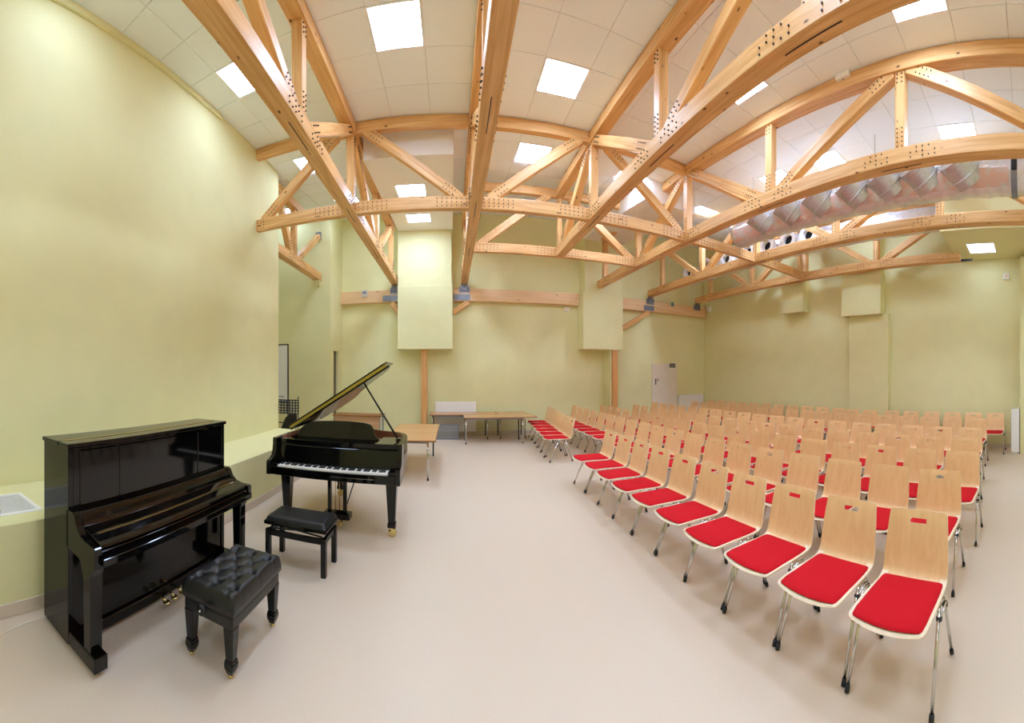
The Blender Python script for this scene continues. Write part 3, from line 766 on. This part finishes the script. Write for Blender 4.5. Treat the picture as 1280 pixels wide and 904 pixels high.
part(MB().lathe([(.004, -.076), (.010, -.072), (.004, -.070)], 8, (xm, by0 + .012, .372), 'y'), 'knob_cap', M['chrome'], t)

# ------------------------------------------------------------------ flat bench in front of the grand
gx0, gx1, gy0, gy1 = -.83 * S, -.525 * S, 1.49 * S, 1.665 * S
t = thing('piano_bench', 'plain black piano bench with smooth padded top in front of the grand piano', 'bench', ((gx0 + gx1) / 2, (gy0 + gy1) / 2, 0))
mb = MB(); n1, n2 = 36, 24
for i in range(n1 + 1):
    for j in range(n2 + 1):
        u, v = i / n1, j / n2; e = min(u, 1 - u) * (gx1 - gx0), min(v, 1 - v) * (gy1 - gy0)
        z = .405 + .045 * sqrt(1 - max(0, 1 - min(e) / .035) ** 2) + .006 * sin(pi * u) * sin(pi * v)
        mb.v.append((gx0 + .01 + u * (gx1 - gx0 - .02), gy0 + .01 + v * (gy1 - gy0 - .02), z))
for i in range(n1):
    for j in range(n2): a = i * (n2 + 1) + j; mb.face((a, a + n2 + 1, a + n2 + 2, a + 1), 0, True)
part(mb, 'cushion', M['leather'], t)
part(MB().bb(gx0, gx1, gy0, gy1, .375, .406), 'seat_board', P_, t, .004)
q = .045
for y in (gy0 + .02, gy1 - .045): part(MB().bb(gx0 + .03, gx1 - .03, y, y + .025, .275, .325), 'rail', P_, t, .002)
for x in (gx0 + .02, gx1 - .045): part(MB().bb(x, x + .025, gy0 + .05, gy1 - .05, .275, .325), 'rail', P_, t, .002)
for x in (gx0 + .01, gx1 - .01 - q):
    for y in (gy0 + .008, gy1 - .008 - q): part(MB().bb(x, x + q, y, y + q, 0, .33), 'leg', P_, t, .003)
for y in (gy0 + .06, gy1 - .06):
    mb = MB(); mb.tube([(gx0 + .06, y, .325), (gx1 - .06, y, .376)], .008, 6); mb.tube([(gx1 - .06, y, .325), (gx0 + .06, y, .376)], .008, 6); part(mb, 'scissor_arm', M['dark_steel'], t)
for x in (gx0 - .03, ):
    part(MB().lathe([(.006, 0), (.012, .005), (.024, .01), (.026, .02), (.022, .03)], 12, (x, (gy0 + gy1) / 2, .39), 'x'), 'height_knob', M['black_plastic'], t)

# ------------------------------------------------------------------ grand piano
GX0, GX1, GY = -1.008 * S, -.257 * S, 3.585; RZ0, RZ1 = .635, 1.0
t = thing('grand_piano', 'glossy black grand piano with raised lid and open white keyboard', 'piano', ((GX0 + GX1) / 2, GY + .3, 0))
def chaikin(p, n=2):
    for _ in range(n):
        q = [p[0]]
        for a, b in zip(p[:-1], p[1:]):
            q += [(a[0] * .75 + b[0] * .25, a[1] * .75 + b[1] * .25), (a[0] * .25 + b[0] * .75, a[1] * .25 + b[1] * .75)]
        p = q + [p[-1]]
    return p
curve = chaikin([(GX1, GY + .30), (GX1, GY + .75), (GX1 - .12, GY + .98), (GX1 - .42, GY + 1.12), (GX1 - .62, GY + 1.35), (GX1 - .80, GY + 1.66), (GX1 - 1.08, GY + 1.74), (GX0 + .10, GY + 1.66), (GX0, GY + 1.50), (GX0, GY + .9), (GX0, GY + .30)])
def offset(p, d):
    out = []
    for i in range(len(p)):
        a, b = Vector(p[max(i - 1, 0)]), Vector(p[min(i + 1, len(p) - 1)]); q = (b - a).normalized(); out.append((p[i][0] - q.y * d, p[i][1] + q.x * d))
    return out
inner = offset(curve, .05)
mb = MB(); n = len(curve)
for ring in ((curve, RZ0), (curve, RZ1), (inner, RZ1), (inner, RZ0)):
    mb.v += [(x, y, ring[1]) for x, y in ring[0]]
for i in range(n - 1):
    for k in range(4):
        mb.face((k * n + i, k * n + i + 1, ((k + 1) % 4) * n + i + 1, ((k + 1) % 4) * n + i), 1 if k == 2 else 0, True if k in (0, 2) else False)
mb.face((0, n, 2 * n, 3 * n)); mb.face((n - 1, 2 * n - 1, 3 * n - 1, 4 * n - 1))
part(mb, 'rim', [P_, M['mahogany']], t)
flat = lambda u, v, q: (u, v, q)
part(MB().prism(offset(curve, .051), flat, RZ0 + .02, RZ0 + .05), 'soundboard', M['desk_wood'], t)
part(MB().prism([p for p in offset(curve, .075) if p[1] > GY + .5] + [(GX0 + .075, GY + .5), (GX1 - .075, GY + .5)], flat, .86, .89), 'iron_plate', M['gold_plate'], t)
arm = [(GY, .618), (GY, .755), (GY + .02, .772), (GY + .07, .782), (GY + .115, .81), (GY + .145, .86), (GY + .155, .93), (GY + .158, RZ1), (GY + .30, RZ1), (GY + .30, .618)]
for a, b in ((GX0, GX0 + .05), (GX1 - .05, GX1)): part(MB().prism(arm, lambda u, v, q: (q, u, v), a, b), 'key_arm', P_, t, .003)
part(MB().bb(GX0 + .05, GX1 - .05, GY + .01, GY + .40, .622, .668), 'keybed', P_, t, .003)
part(MB().bb(GX0 + .05, GX1 - .05, GY, GY + .022, .625, .712), 'key_slip', P_, t, .004)
part(MB().bb(GX0 + .75, GX1 - .27, GY - .004, GY + .0, .668, .674), 'slip_lock', M['chrome'], t)
for a, b in ((GX0 + .05, GX0 + .125), (GX1 - .125, GX1 - .05)): part(MB().bb(a, b, GY + .024, GY + .19, .67, .745), 'key_block', P_, t, .005)
kx0, kx1 = GX0 + .127, GX1 - .127; kw = (kx1 - kx0) / 52
mb = MB()
for i in range(52): mb.bb(kx0 + i * kw + .0008, kx0 + (i + 1) * kw - .0008, GY + .026, GY + .185, .69, .724)
o = part(mb, 'white_keys', M['ivory'], t); o['kind'] = 'stuff'
mb = MB()
for i in range(51):
    if (i + 5) % 7 in (0, 1, 3, 4, 5):
        x = kx0 + (i + 1) * kw; mb.bb(x - kw * .29, x + kw * .29, GY + .085, GY + .185, .724, .737)
o = part(mb, 'black_keys', M['black_plastic'], t); o['kind'] = 'stuff'
fb = [(GY + .187, .70), (GY + .205, .70), (GY + .245, .90), (GY + .235, .925), (GY + .222, .92)]
part(MB().prism(fb, lambda u, v, q: (q, u, v), GX0 + .052, GX1 - .052), 'fallboard', P_, t, .003)
part(MB().bb(GX0 + .05, GX1 - .05, GY + .225, GY + .30, .93, .985), 'lock_rail', P_, t, .004)
part(MB().bb(GX0 + .052, GX0 + .20, GY + .30, GY + .72, .955, .975), 'desk_slide', P_, t, .003)
part(MB().bb(GX1 - .30, GX1 - .052, GY + .30, GY + .72, .955, .975), 'desk_slide', P_, t, .003)
part(MB().bb(GX0 + .20, GX1 - .30, GY + .30, GY + .62, .955, .975), 'desk_shelf', P_, t, .003)
dk = chaikin([(GX0 + .16, .976), (GX0 + .18, 1.07), (GX0 + .30, 1.15), (GX0 + .42, 1.165), (GX0 + .75, 1.175), (GX1 - .52, 1.165), (GX1 - .42, 1.15), (GX1 - .375, 1.10), (GX1 - .37, 1.04), (GX1 - .30, .976)], 2)
part(MB().prism(dk, lambda u, v, q: (u, GY + .50 + q + (v - .976) * .25, v), 0, .018), 'music_desk', P_, t, .002)
# lid hinged along the straight side
LA = radians(32.5); HX, HZ = GX0 - .005, RZ1 + .012
def lidp(x, y, q):      # x along the closed lid from the hinge, q thickness
    return (HX + x * cos(LA) - q * sin(LA), y, HZ + x * sin(LA) + q * cos(LA))
fold = GY + .66
lo = [(x - HX + .01, y) for x, y in offset(curve, -.015) if y > fold + .02]
lo = [(lo[0][0], fold)] + lo + [(0, lo[-1][1]), (0, fold)]
lo = [(max(0, a), b) for a, b in lo]
part(MB().prism(lo, lidp, .0, .022), 'lid', P_, t, .003)
wl = lo[0][0]
part(MB().prism([(0, fold), (wl, fold), (wl, fold + .46), (0, fold + .46)], lidp, .053, .072), 'lid_front_flap', P_, t, .003)
part(MB().prism([(.01, fold + .001), (wl - .03, fold + .001), (wl - .03, fold + .05), (.01, fold + .05)], lidp, .0225, .0525), 'lid_painted_reflection', M['ochre'], t, label='yellow reflection painted along the lid fold')  # ochre paints in the yellow reflection on the glossy lid edge
def onlid(x, y): return Vector(lidp((x - HX) / cos(LA), y, -.002))
pt = onlid(-1.09, 4.62)
part(MB().tube([(GX1 - .075, GY + .47, RZ1 - .02), pt], [.011, .011], 8), 'prop_stick', P_, t)
part(MB().bb(GX1 - .105, GX1 - .053, GY + .43, GY + .51, .976, RZ1 + .012), 'prop_hinge', M['piano_satin'], t)
for x, y in ((GX1 - .125, GY + .28), (GX0 + .13, GY + .28), (GX0 + .42, GY + 1.42)):
    mb = MB(); h1, h0 = .060, .036
    mb.hexa([(x - h0, y - h0, .15), (x + h0, y - h0, .15), (x + h0, y + h0, .15), (x - h0, y + h0, .15), (x - h1, y - h1, RZ0 - .018), (x + h1, y - h1, RZ0 - .018), (x + h1, y + h1, RZ0 - .018), (x - h1, y + h1, RZ0 - .018)])
    mb.bb(x - .043, x + .043, y - .043, y + .043, .10, .15)
    lg = part(mb, 'leg', P_, t, .003)
    off = Vector(t.location)
    k = MB().lathe([(.008, -.018), (.04, -.018), (.046, -.012), (.046, .012), (.04, .018), (.008, .018)], 16, (x + .005, y - .01, .046), 'y'); k.bb(x - .012, x + .02, y - .032, y + .02, .08, .10)
    k.v = [(a - off.x, b - off.y, c - off.z) for a, b, c in k.v]; k.obj('caster', M['brass'], lg)
ly = GY + .47; lx0, lx1 = -1.385, -1.20
for x in (lx0, lx1): part(MB().bb(x - .02, x + .02, ly - .022, ly + .022, .13, RZ0 + .02), 'lyre_post', P_, t, .004)
part(MB().bb(lx0 - .06, lx1 + .07, ly - .07, ly + .06, .07, .14), 'pedal_box', P_, t, .01, 2)
for i in (0, 1, 2):
    x = lx0 + .01 + i * .083
    mb = MB(); mb.tube([(x, ly - .06, .085), (x, ly - .14, .075), (x, ly - .17, .065)], [.009, .011, .014], 8); mb.lathe([(.004, -.008), (.024, -.006), (.026, 0), (.02, .007)], 12, (x, ly - .18, .062)); part(mb, 'pedal', M['brass'], t)
for x in (-1.32, -1.27): part(MB().tube([(x, ly + .01, .14), (x, ly + .01, RZ0 + .02)], .004, 6), 'pedal_rod', M['brass'], t)
part(MB().tube([(lx1 - .01, ly + .03, .15), (lx1 + .10, ly + .35, RZ0 + .02)], .008, 6), 'lyre_brace', M['dark_steel'], t)
part(MB().lathe([(.01, 0), (.022, .004), (.022, .02), (.01, .026)], 10, (lx0 + .07, ly - .02, .045), 'x'), 'box_roller', M['brass'], t)

# ------------------------------------------------------------------ tables
def table(x0, x1, y0, y1, z, label, insets=(.07, .07, .07, .07), legm='chrome'):
    t = thing('folding_table', label, 'table', ((x0 + x1) / 2, (y0 + y1) / 2, 0), 0, 'beech topped tables')
    part(MB().bb(x0 + .003, x1 - .003, y0 + .003, y1 - .003, z - .022, z), 'tabletop', M['table_wood'], t, .003)
    mb = MB(); e = .006
    mb.bb(x0 - e, x1 + e, y0 - e, y0 + .002, z - .024, z - .001); mb.bb(x0 - e, x1 + e, y1 - .002, y1 + e, z - .024, z - .001); mb.bb(x0 - e, x0 + .002, y0 + .002, y1 - .002, z - .024, z - .001); mb.bb(x1 - .002, x1 + e, y0 + .002, y1 - .002, z - .024, z - .001)
    part(mb, 'table_edging', M['table_edge'], t)
    a, b, c, d_ = insets
    xs, ys = (x0 + a, x1 - b), (y0 + c, y1 - d_)
    for x in xs:
        for y in ys:
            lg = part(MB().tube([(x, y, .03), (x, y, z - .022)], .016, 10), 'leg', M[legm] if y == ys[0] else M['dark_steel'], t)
            k = MB().tube([(x, y, 0), (x, y, .032)], .018, 10); off = t.location; k.v = [(p - off.x, q - off.y, r) for p, q, r in k.v]; k.obj('leg_cap', M['black_plastic'], lg)
    mb = MB()
    for y in ys: mb.bb(xs[0], xs[1], y - .012, y + .012, z - .06, z - .0225)
    for x in xs: mb.bb(x - .012, x + .012, ys[0] + .012, ys[1] - .012, z - .06, z - .0225)
    part(mb, 'table_frame', M['steel'], t)
    return t
TZ = .34 * S
table(-.56 * S, -.13 * S, 3.01 * S, 4.03 * S, TZ, 'wooden table behind the grand piano, right end in view', (.1, .125, .09, .09))
table(.165 * S, 1.095 * S, 4.62 * S, 4.97 * S, TZ, 'wooden table beside the far chairs, in front of the back tables', (.04, .35, .05, .05))
table(-.295 * S, .625 * S, 4.99 * S, 5.34 * S, TZ, 'wooden table against the back wall in front of the left radiator', (.08, .25, .05, .05))
table(.635 * S, 1.06 * S, 4.99 * S, 5.34 * S, TZ, 'short wooden table at the back wall, hidden partly by another table', (.08, .08, .05, .05))
# desk with a front panel behind the grand piano
t = thing('panel_desk', 'pale brown desk with a front panel, far behind the grand piano', 'desk', (-1.22 * S, 4.72 * S, 0))
x0, x1, y0, y1 = -1.50 * S, -.86 * S, 4.50 * S, 4.78 * S; z = .37 * S
part(MB().bb(x0, x1, y0, y1, z - .03, z), 'desk_top', M['table_edge'], t, .003)
part(MB().bb(x0 + .04, x1 - .06, y0 + .03, y0 + .05, .25, z - .031), 'front_panel', M['desk_wood'], t, .002)
for x in (x0 + .05, x1 - .06):
    part(MB().tube([(x, y0 + .07, 0), (x, y0 + .07, z - .03)], .018, 8), 'leg', M['steel'], t); part(MB().tube([(x, y1 - .05, 0), (x, y1 - .05, z - .03)], .018, 8), 'leg', M['steel'], t)

# ------------------------------------------------------------------ radiators and the crate
def radiator(x0, x1, y0, y1, z0, z1, label, front):
    t = thing('radiator', label, 'radiator', ((x0 + x1) / 2, (y0 + y1) / 2, z0))
    if front == '-y':
        part(MB().bb(x0, x1, y0, y0 + .018, z0, z1 - .02), 'front_panel', M['white_enamel'], t, .006)
        part(MB().bb(x0 + .02, x1 - .02, y1 - .03, y1 - .015, z0, z1 - .02), 'back_panel', M['white_enamel'], t, .004)
        mb = MB(); n = int((x1 - x0) / .05)
        for i in range(n): xx = x0 + .03 + (x1 - x0 - .06) * i / (n - 1); mb.bb(xx - .002, xx + .002, y0 + .02, y1 - .032, z0 + .03, z1 - .022)
        o = part(mb, 'convector_fins', M['white_enamel'], t); o['kind'] = 'stuff'
        mb = MB(); n = int((x1 - x0) / .03)
        for i in range(n): xx = x0 + .02 + (x1 - x0 - .04) * i / (n - 1); mb.bb(xx - .008, xx + .008, y0 + .012, y1 - .012, z1 - .018, z1 - .004)
        mb.bb(x0, x1, y0, y0 + .012, z1 - .02, z1); mb.bb(x0, x1, y1 - .012, y1, z1 - .02, z1)
        part(mb, 'top_grille', M['white_enamel'], t)
        for xx in (x0 - .004, x1): part(MB().bb(xx, xx + .004, y0, y1, z0, z1), 'side_cover', M['white_enamel'], t)
    part(MB().tube([(x0 + .08, y1 - .022, 0), (x0 + .08, y1 - .022, z0 + .04)], .01, 8), 'pipe', M['white_enamel'], t)
    part(MB().bb(x0 + .2, x0 + .24, y1 - .014, YB - .0005 if front == '-y' else y1, z0 + .1, z0 + .2), 'wall_hook', M['white_enamel'], t)
    return t
radiator(-.228 * S, .362 * S, 5.365 * S, 5.412 * S, .10, .485 * S, 'white panel radiator on the back wall behind the wooden tables', '-y')
radiator(3.83 * S, 4.36 * S, 5.355 * S, 5.412 * S, .12, .515 * S, 'white panel radiator on the back wall right of the cream door', '-y')
# tall narrow radiator at the right border, seen from its end
t = thing('radiator', 'tall white radiator on the right wall seen end-on by the last chair', 'radiator', (4.20 * S, .19 * S, 0))
x0, x1, y0, y1, z1 = 4.09 * S, 4.30 * S, .135 * S, .165 * S, .50 * S
x0, x1 = 4.10 * S, 4.22 * S
y0, y1 = .08 * S, .20 * S
part(MB().bb(XR - .62, XR - .60, .125 * S, .215 * S, .03, z1), 'end_panel', M['white_enamel'], t, .006)
part(MB().bb(XR - .615, XR - .585, .145 * S, .195 * S, .12, z1 - .12), 'end_slot', M['steel'], t, .003)
part(MB().bb(XR - .618, XR - .58, .15 * S, .19 * S, .10, .19), 'valve', M['dark_steel'], t, .01)
part(MB().bb(XR - .60, XR - .01, .125 * S, .135 * S, .03, z1), 'front_panel', M['white_enamel'], t, .004)
part(MB().bb(XR - .60, XR - .01, .205 * S, .215 * S, .03, z1), 'back_panel', M['white_enamel'], t, .004)
for i in range(3): part(MB().bb(XR - .58 + i * .26, XR - .55 + i * .26, .136 * S, .204 * S, 0, .05), 'foot', M['white_enamel'], t)
# wire-front crate
cx0, cx1, cy0, cz = -.195 * S, .098 * S, 5.00 * S, .19 * S
t = thing('slatted_crate', 'grey slatted crate on the floor beneath the left back table', 'crate', ((cx0 + cx1) / 2, cy0, 0))
for y in (cy0, cy0 + .25):
    mb = MB()
    for i in range(15): xx = cx0 + (cx1 - cx0) * i / 14; mb.bb(xx - .006, xx + .006, y, y + .012, .002, cz)
    for i in range(8): zz = .012 + (cz - .02) * i / 7; mb.bb(cx0, cx1, y - .003, y + .008, zz - .008, zz + .008)
    o = part(mb, 'lattice_side', M['grey_plastic'], t)
for x in (cx0, cx1 - .012): part(MB().bb(x, x + .012, cy0 + .012, cy0 + .25, .0, cz), 'end_side', M['grey_plastic'], t)
part(MB().bb(cx0 + .012, cx1 - .012, cy0 + .013, cy0 + .249, .0, .012), 'crate_floor', M['grey_plastic'], t)
mb = MB(); mb.bb(cx0 - .01, cx1 + .01, cy0 - .012, cy0 - .003, cz - .03, cz + .01); part(mb, 'crate_lip', M['grey_plastic'], t, .002)

# ------------------------------------------------------------------ grille let into the sill
vy0, vy1 = .10 * S, .665 * S; vx0, vx1 = -1.56 * S, -1.33 * S
t = thing('vent_grille', 'white framed ventilation grille set into the green sill left of the upright piano', 'grille', ((vx0 + vx1) / 2, (vy0 + vy1) / 2, ZL))
mb = MB()
for a in ((vx0, vx1, vy0, vy0 + .03), (vx0, vx1, vy1 - .03, vy1), (vx0, vx0 + .03, vy0 + .03, vy1 - .03), (vx1 - .03, vx1, vy0 + .03, vy1 - .03)): mb.bb(*a, ZL - .002, ZL + .010)
part(mb, 'grille_frame', M['white_enamel'], t, .003)
part(MB().bb(vx0 + .03, vx1 - .03, vy0 + .03, vy1 - .03, ZL - .002, ZL + .0012), 'grille_back', M['steel'], t)
mb = MB(); n = 44
for i in range(n):
    y = vy0 + .035 + (vy1 - vy0 - .07) * i / (n - 1); mb.bb(vx0 + .03, vx1 - .03, y - .004, y + .004, ZL + .0015, ZL + .008)
for i in range(15):
    x = vx0 + .04 + (vx1 - vx0 - .08) * i / 14; mb.bb(x - .003, x + .003, vy0 + .03, vy1 - .03, ZL + .003, ZL + .007)
o = part(mb, 'grille_slats', M['white_enamel'], t); o['kind'] = 'stuff'

# ------------------------------------------------------------------ recess: whiteboard on a stand and a mesh chair
wx0, wx1, wy, = -2.95 * S, -2.03 * S, 4.3 * S
wz0, wz1 = 1.02, EYE + .398 * S
t = thing('whiteboard', 'whiteboard with dark frame on a stand in the recess behind the wall corner', 'board', ((wx0 + wx1) / 2, wy, 0))
part(MB().bb(wx0 + .02, wx1 - .02, wy - .008, wy + .012, wz0 + .02, wz1 - .02), 'board_face', M['board_white'], t)
mb = MB()
for a in ((wx0, wx1, wz0, wz0 + .03), (wx0, wx1, wz1 - .03, wz1), (wx0, wx0 + .025, wz0 + .03, wz1 - .03), (wx1 - .025, wx1, wz0 + .03, wz1 - .03)): mb.bb(a[0], a[1], wy - .015, wy + .015, a[2], a[3])
part(mb, 'board_frame', M['dark_steel'], t)
for x in (wx0 + .15, wx1 - .03):
    part(MB().tube([(x, wy + .03, .04), (x, wy + .03, wz1 - .3)], .016, 8), 'stand_post', M['dark_steel'], t)
    part(MB().bb(x - .02, x + .02, wy - .3, wy + .35, 0, .04), 'stand_foot', M['dark_steel'], t)
part(MB().tube([(wx0 + .15, wy + .03, .5), (wx1 - .15, wy + .03, .5)], .014, 8), 'stand_rail', M['dark_steel'], t)

ox, oy = -1.73 * S, 3.62 * S
t = thing('mesh_back_chair', 'dark grey chair with a perforated square-holed back in the recess', 'chair', (ox, oy, 0))
hw = .265; z0, z1 = .90, 1.18
mb = MB()
for i in range(9): x = -hw + 2 * hw * i / 8; mb.bb(ox + x - .012, ox + x + .012, oy - .012, oy + .012, z0, z1)
for i in range(6): z = z0 + (z1 - z0) * i / 5; mb.bb(ox - hw, ox + hw, oy - .010, oy + .010, z - .012, z + .012)
part(mb, 'perforated_back', mat('charcoal plastic', (62, 64, 74), .55), t)
for s in (-1, 1):
    part(MB().tube([(ox + s * (hw - .01), oy + .025, 0), (ox + s * (hw - .01), oy + .025, z1 + .08)], .013, 8), 'frame_post', M['dark_steel'], t)
    part(MB().tube([(ox + s * (hw - .01), oy + .49, 0), (ox + s * (hw - .01), oy + .49, .44)], .013, 8), 'front_leg', M['dark_steel'], t)
    part(MB().tube([(ox + s * (hw - .01), oy + .03, z1 + .05), (ox + s * (hw - .02), oy + .2, z1 + .07), (ox + s * (hw - .03), oy + .34, z1 + .04)] if s < 0 else [(ox + s * hw, oy + .03, .70), (ox + s * hw, oy + .3, .72), (ox + s * hw, oy + .46, .69)], .012, 8), 'armrest', M['grey_plastic'], t)
part(MB().bb(ox - hw + .02, ox + hw - .02, oy + .04, oy + .50, .43, .49), 'seat', M['black_plastic'], t, .02, 2)
mb = MB().prism([(-.17, .50), (.20, .50), (.22, .88), (.06, .90), (-.05, .80), (-.14, .60)], lambda u, v, q: (ox + u, oy + q, v), .02, .06)
part(mb, 'back_support', M['black_plastic'], t, .01)

# ------------------------------------------------------------------ small fixtures
def fixture(name, label, cat, x0, x1, y0, y1, z0, z1, m, m2, inner):
    t = thing(name, label, cat, ((x0 + x1) / 2, (y0 + y1) / 2, z0))
    part(MB().bb(x0, x1, y0, y1, z0, z1), 'housing', M[m], t, .006, 2)
    part(MB().bb(*inner), 'face_plate', M[m2], t, .002)
    return t
def at(px, py, d, ax='y'):
    th = (px - 564) / F; v = (468.6 - py) / F
    if ax == 'y': r = d / cos(th)
    else: r = d / sin(th)
    return r * sin(th), r * cos(th), EYE + v * r
x, y, z = at(708, 387, YB); fixture('wall_sensor', 'small cream sensor under the beam, left of the right green box', 'sensor', x - .07, x + .07, YB - .05, YB, z - .06, z + .06, 'white_enamel', 'ply_edge_lit_rim', (x - .04, x + .04, YB - .056, YB - .05, z - .03, z + .03))
x, y, z = at(887, 387, XR, 'x'); fixture('wall_sensor', 'small white sensor on the right wall by the far corner', 'sensor', XR - .06, XR, y - .09, y + .09, z - .08, z + .08, 'white_enamel', 'ply_edge_lit_rim', (XR - .066, XR - .06, y - .05, y + .05, z - .05, z + .05))
x, y, z = at(1258, 346, XR, 'x'); fixture('wall_sensor', 'small white sensor high on the right wall near the frame border', 'sensor', XR - .05, XR, y - .07, y + .07, z - .07, z + .07, 'white_enamel', 'ply_edge_lit_rim', (XR - .056, XR - .05, y - .04, y + .04, z - .04, z + .04))
x, y, z = at(456, 367, BY0); fixture('clear_box', 'pale clear box fixed on the left part of the wall beam', 'box', x - .08, x + .08, BY0 - .06, BY0, z - .11, z + .09, 'clear_plastic', 'steel', (x - .05, x + .05, BY0 - .064, BY0 - .06, z - .02, z + .04))
x, y, z = at(840, 381, BY0); fixture('green_sensor', 'small green device on the right part of the wall beam', 'sensor', x - .05, x + .05, BY0 - .05, BY0, z - .06, z + .08, 'green_led', 'steel', (x - .02, x + .02, BY0 - .054, BY0 - .05, z - .02, z + .04))
x, y = 4.18, 2.32; fixture('ceiling_detector', 'white box-shaped detector on the ceiling beside the fourth truss', 'detector', x - .05, x + .13, y - .10, y + .10, zc(y) - .07, zc(y) - .001, 'white_enamel', 'grey_plastic', (x - .02, x + .10, y - .015, y + .015, zc(y) - .075, zc(y) - .07))
x, y = -2.45, 3.1; fixture('ceiling_detector', 'small flat detector on the ceiling near the left wall', 'detector', x - .06, x + .06, y - .06, y + .06, zc(y) - .03, zc(y) - .001, 'white_enamel', 'white_ceil', (x - .03, x + .03, y - .03, y + .03, zc(y) - .034, zc(y) - .03))
# cable along the skirting
cb = []
for px, py in ((-30, 804), (0, 796), (18, 786), (32, 780), (46, 775), (60, 772)):
    r = EYE * F / (py - 468.6); th = (px - 564) / F; cb.append((r * sin(th), r * cos(th), .004))
o = MB().tube(cb, .004, 6).obj('floor_cable', M['cable'], None); tag(o, 'thin white cable lying on the floor left of the upright piano', 'cable')
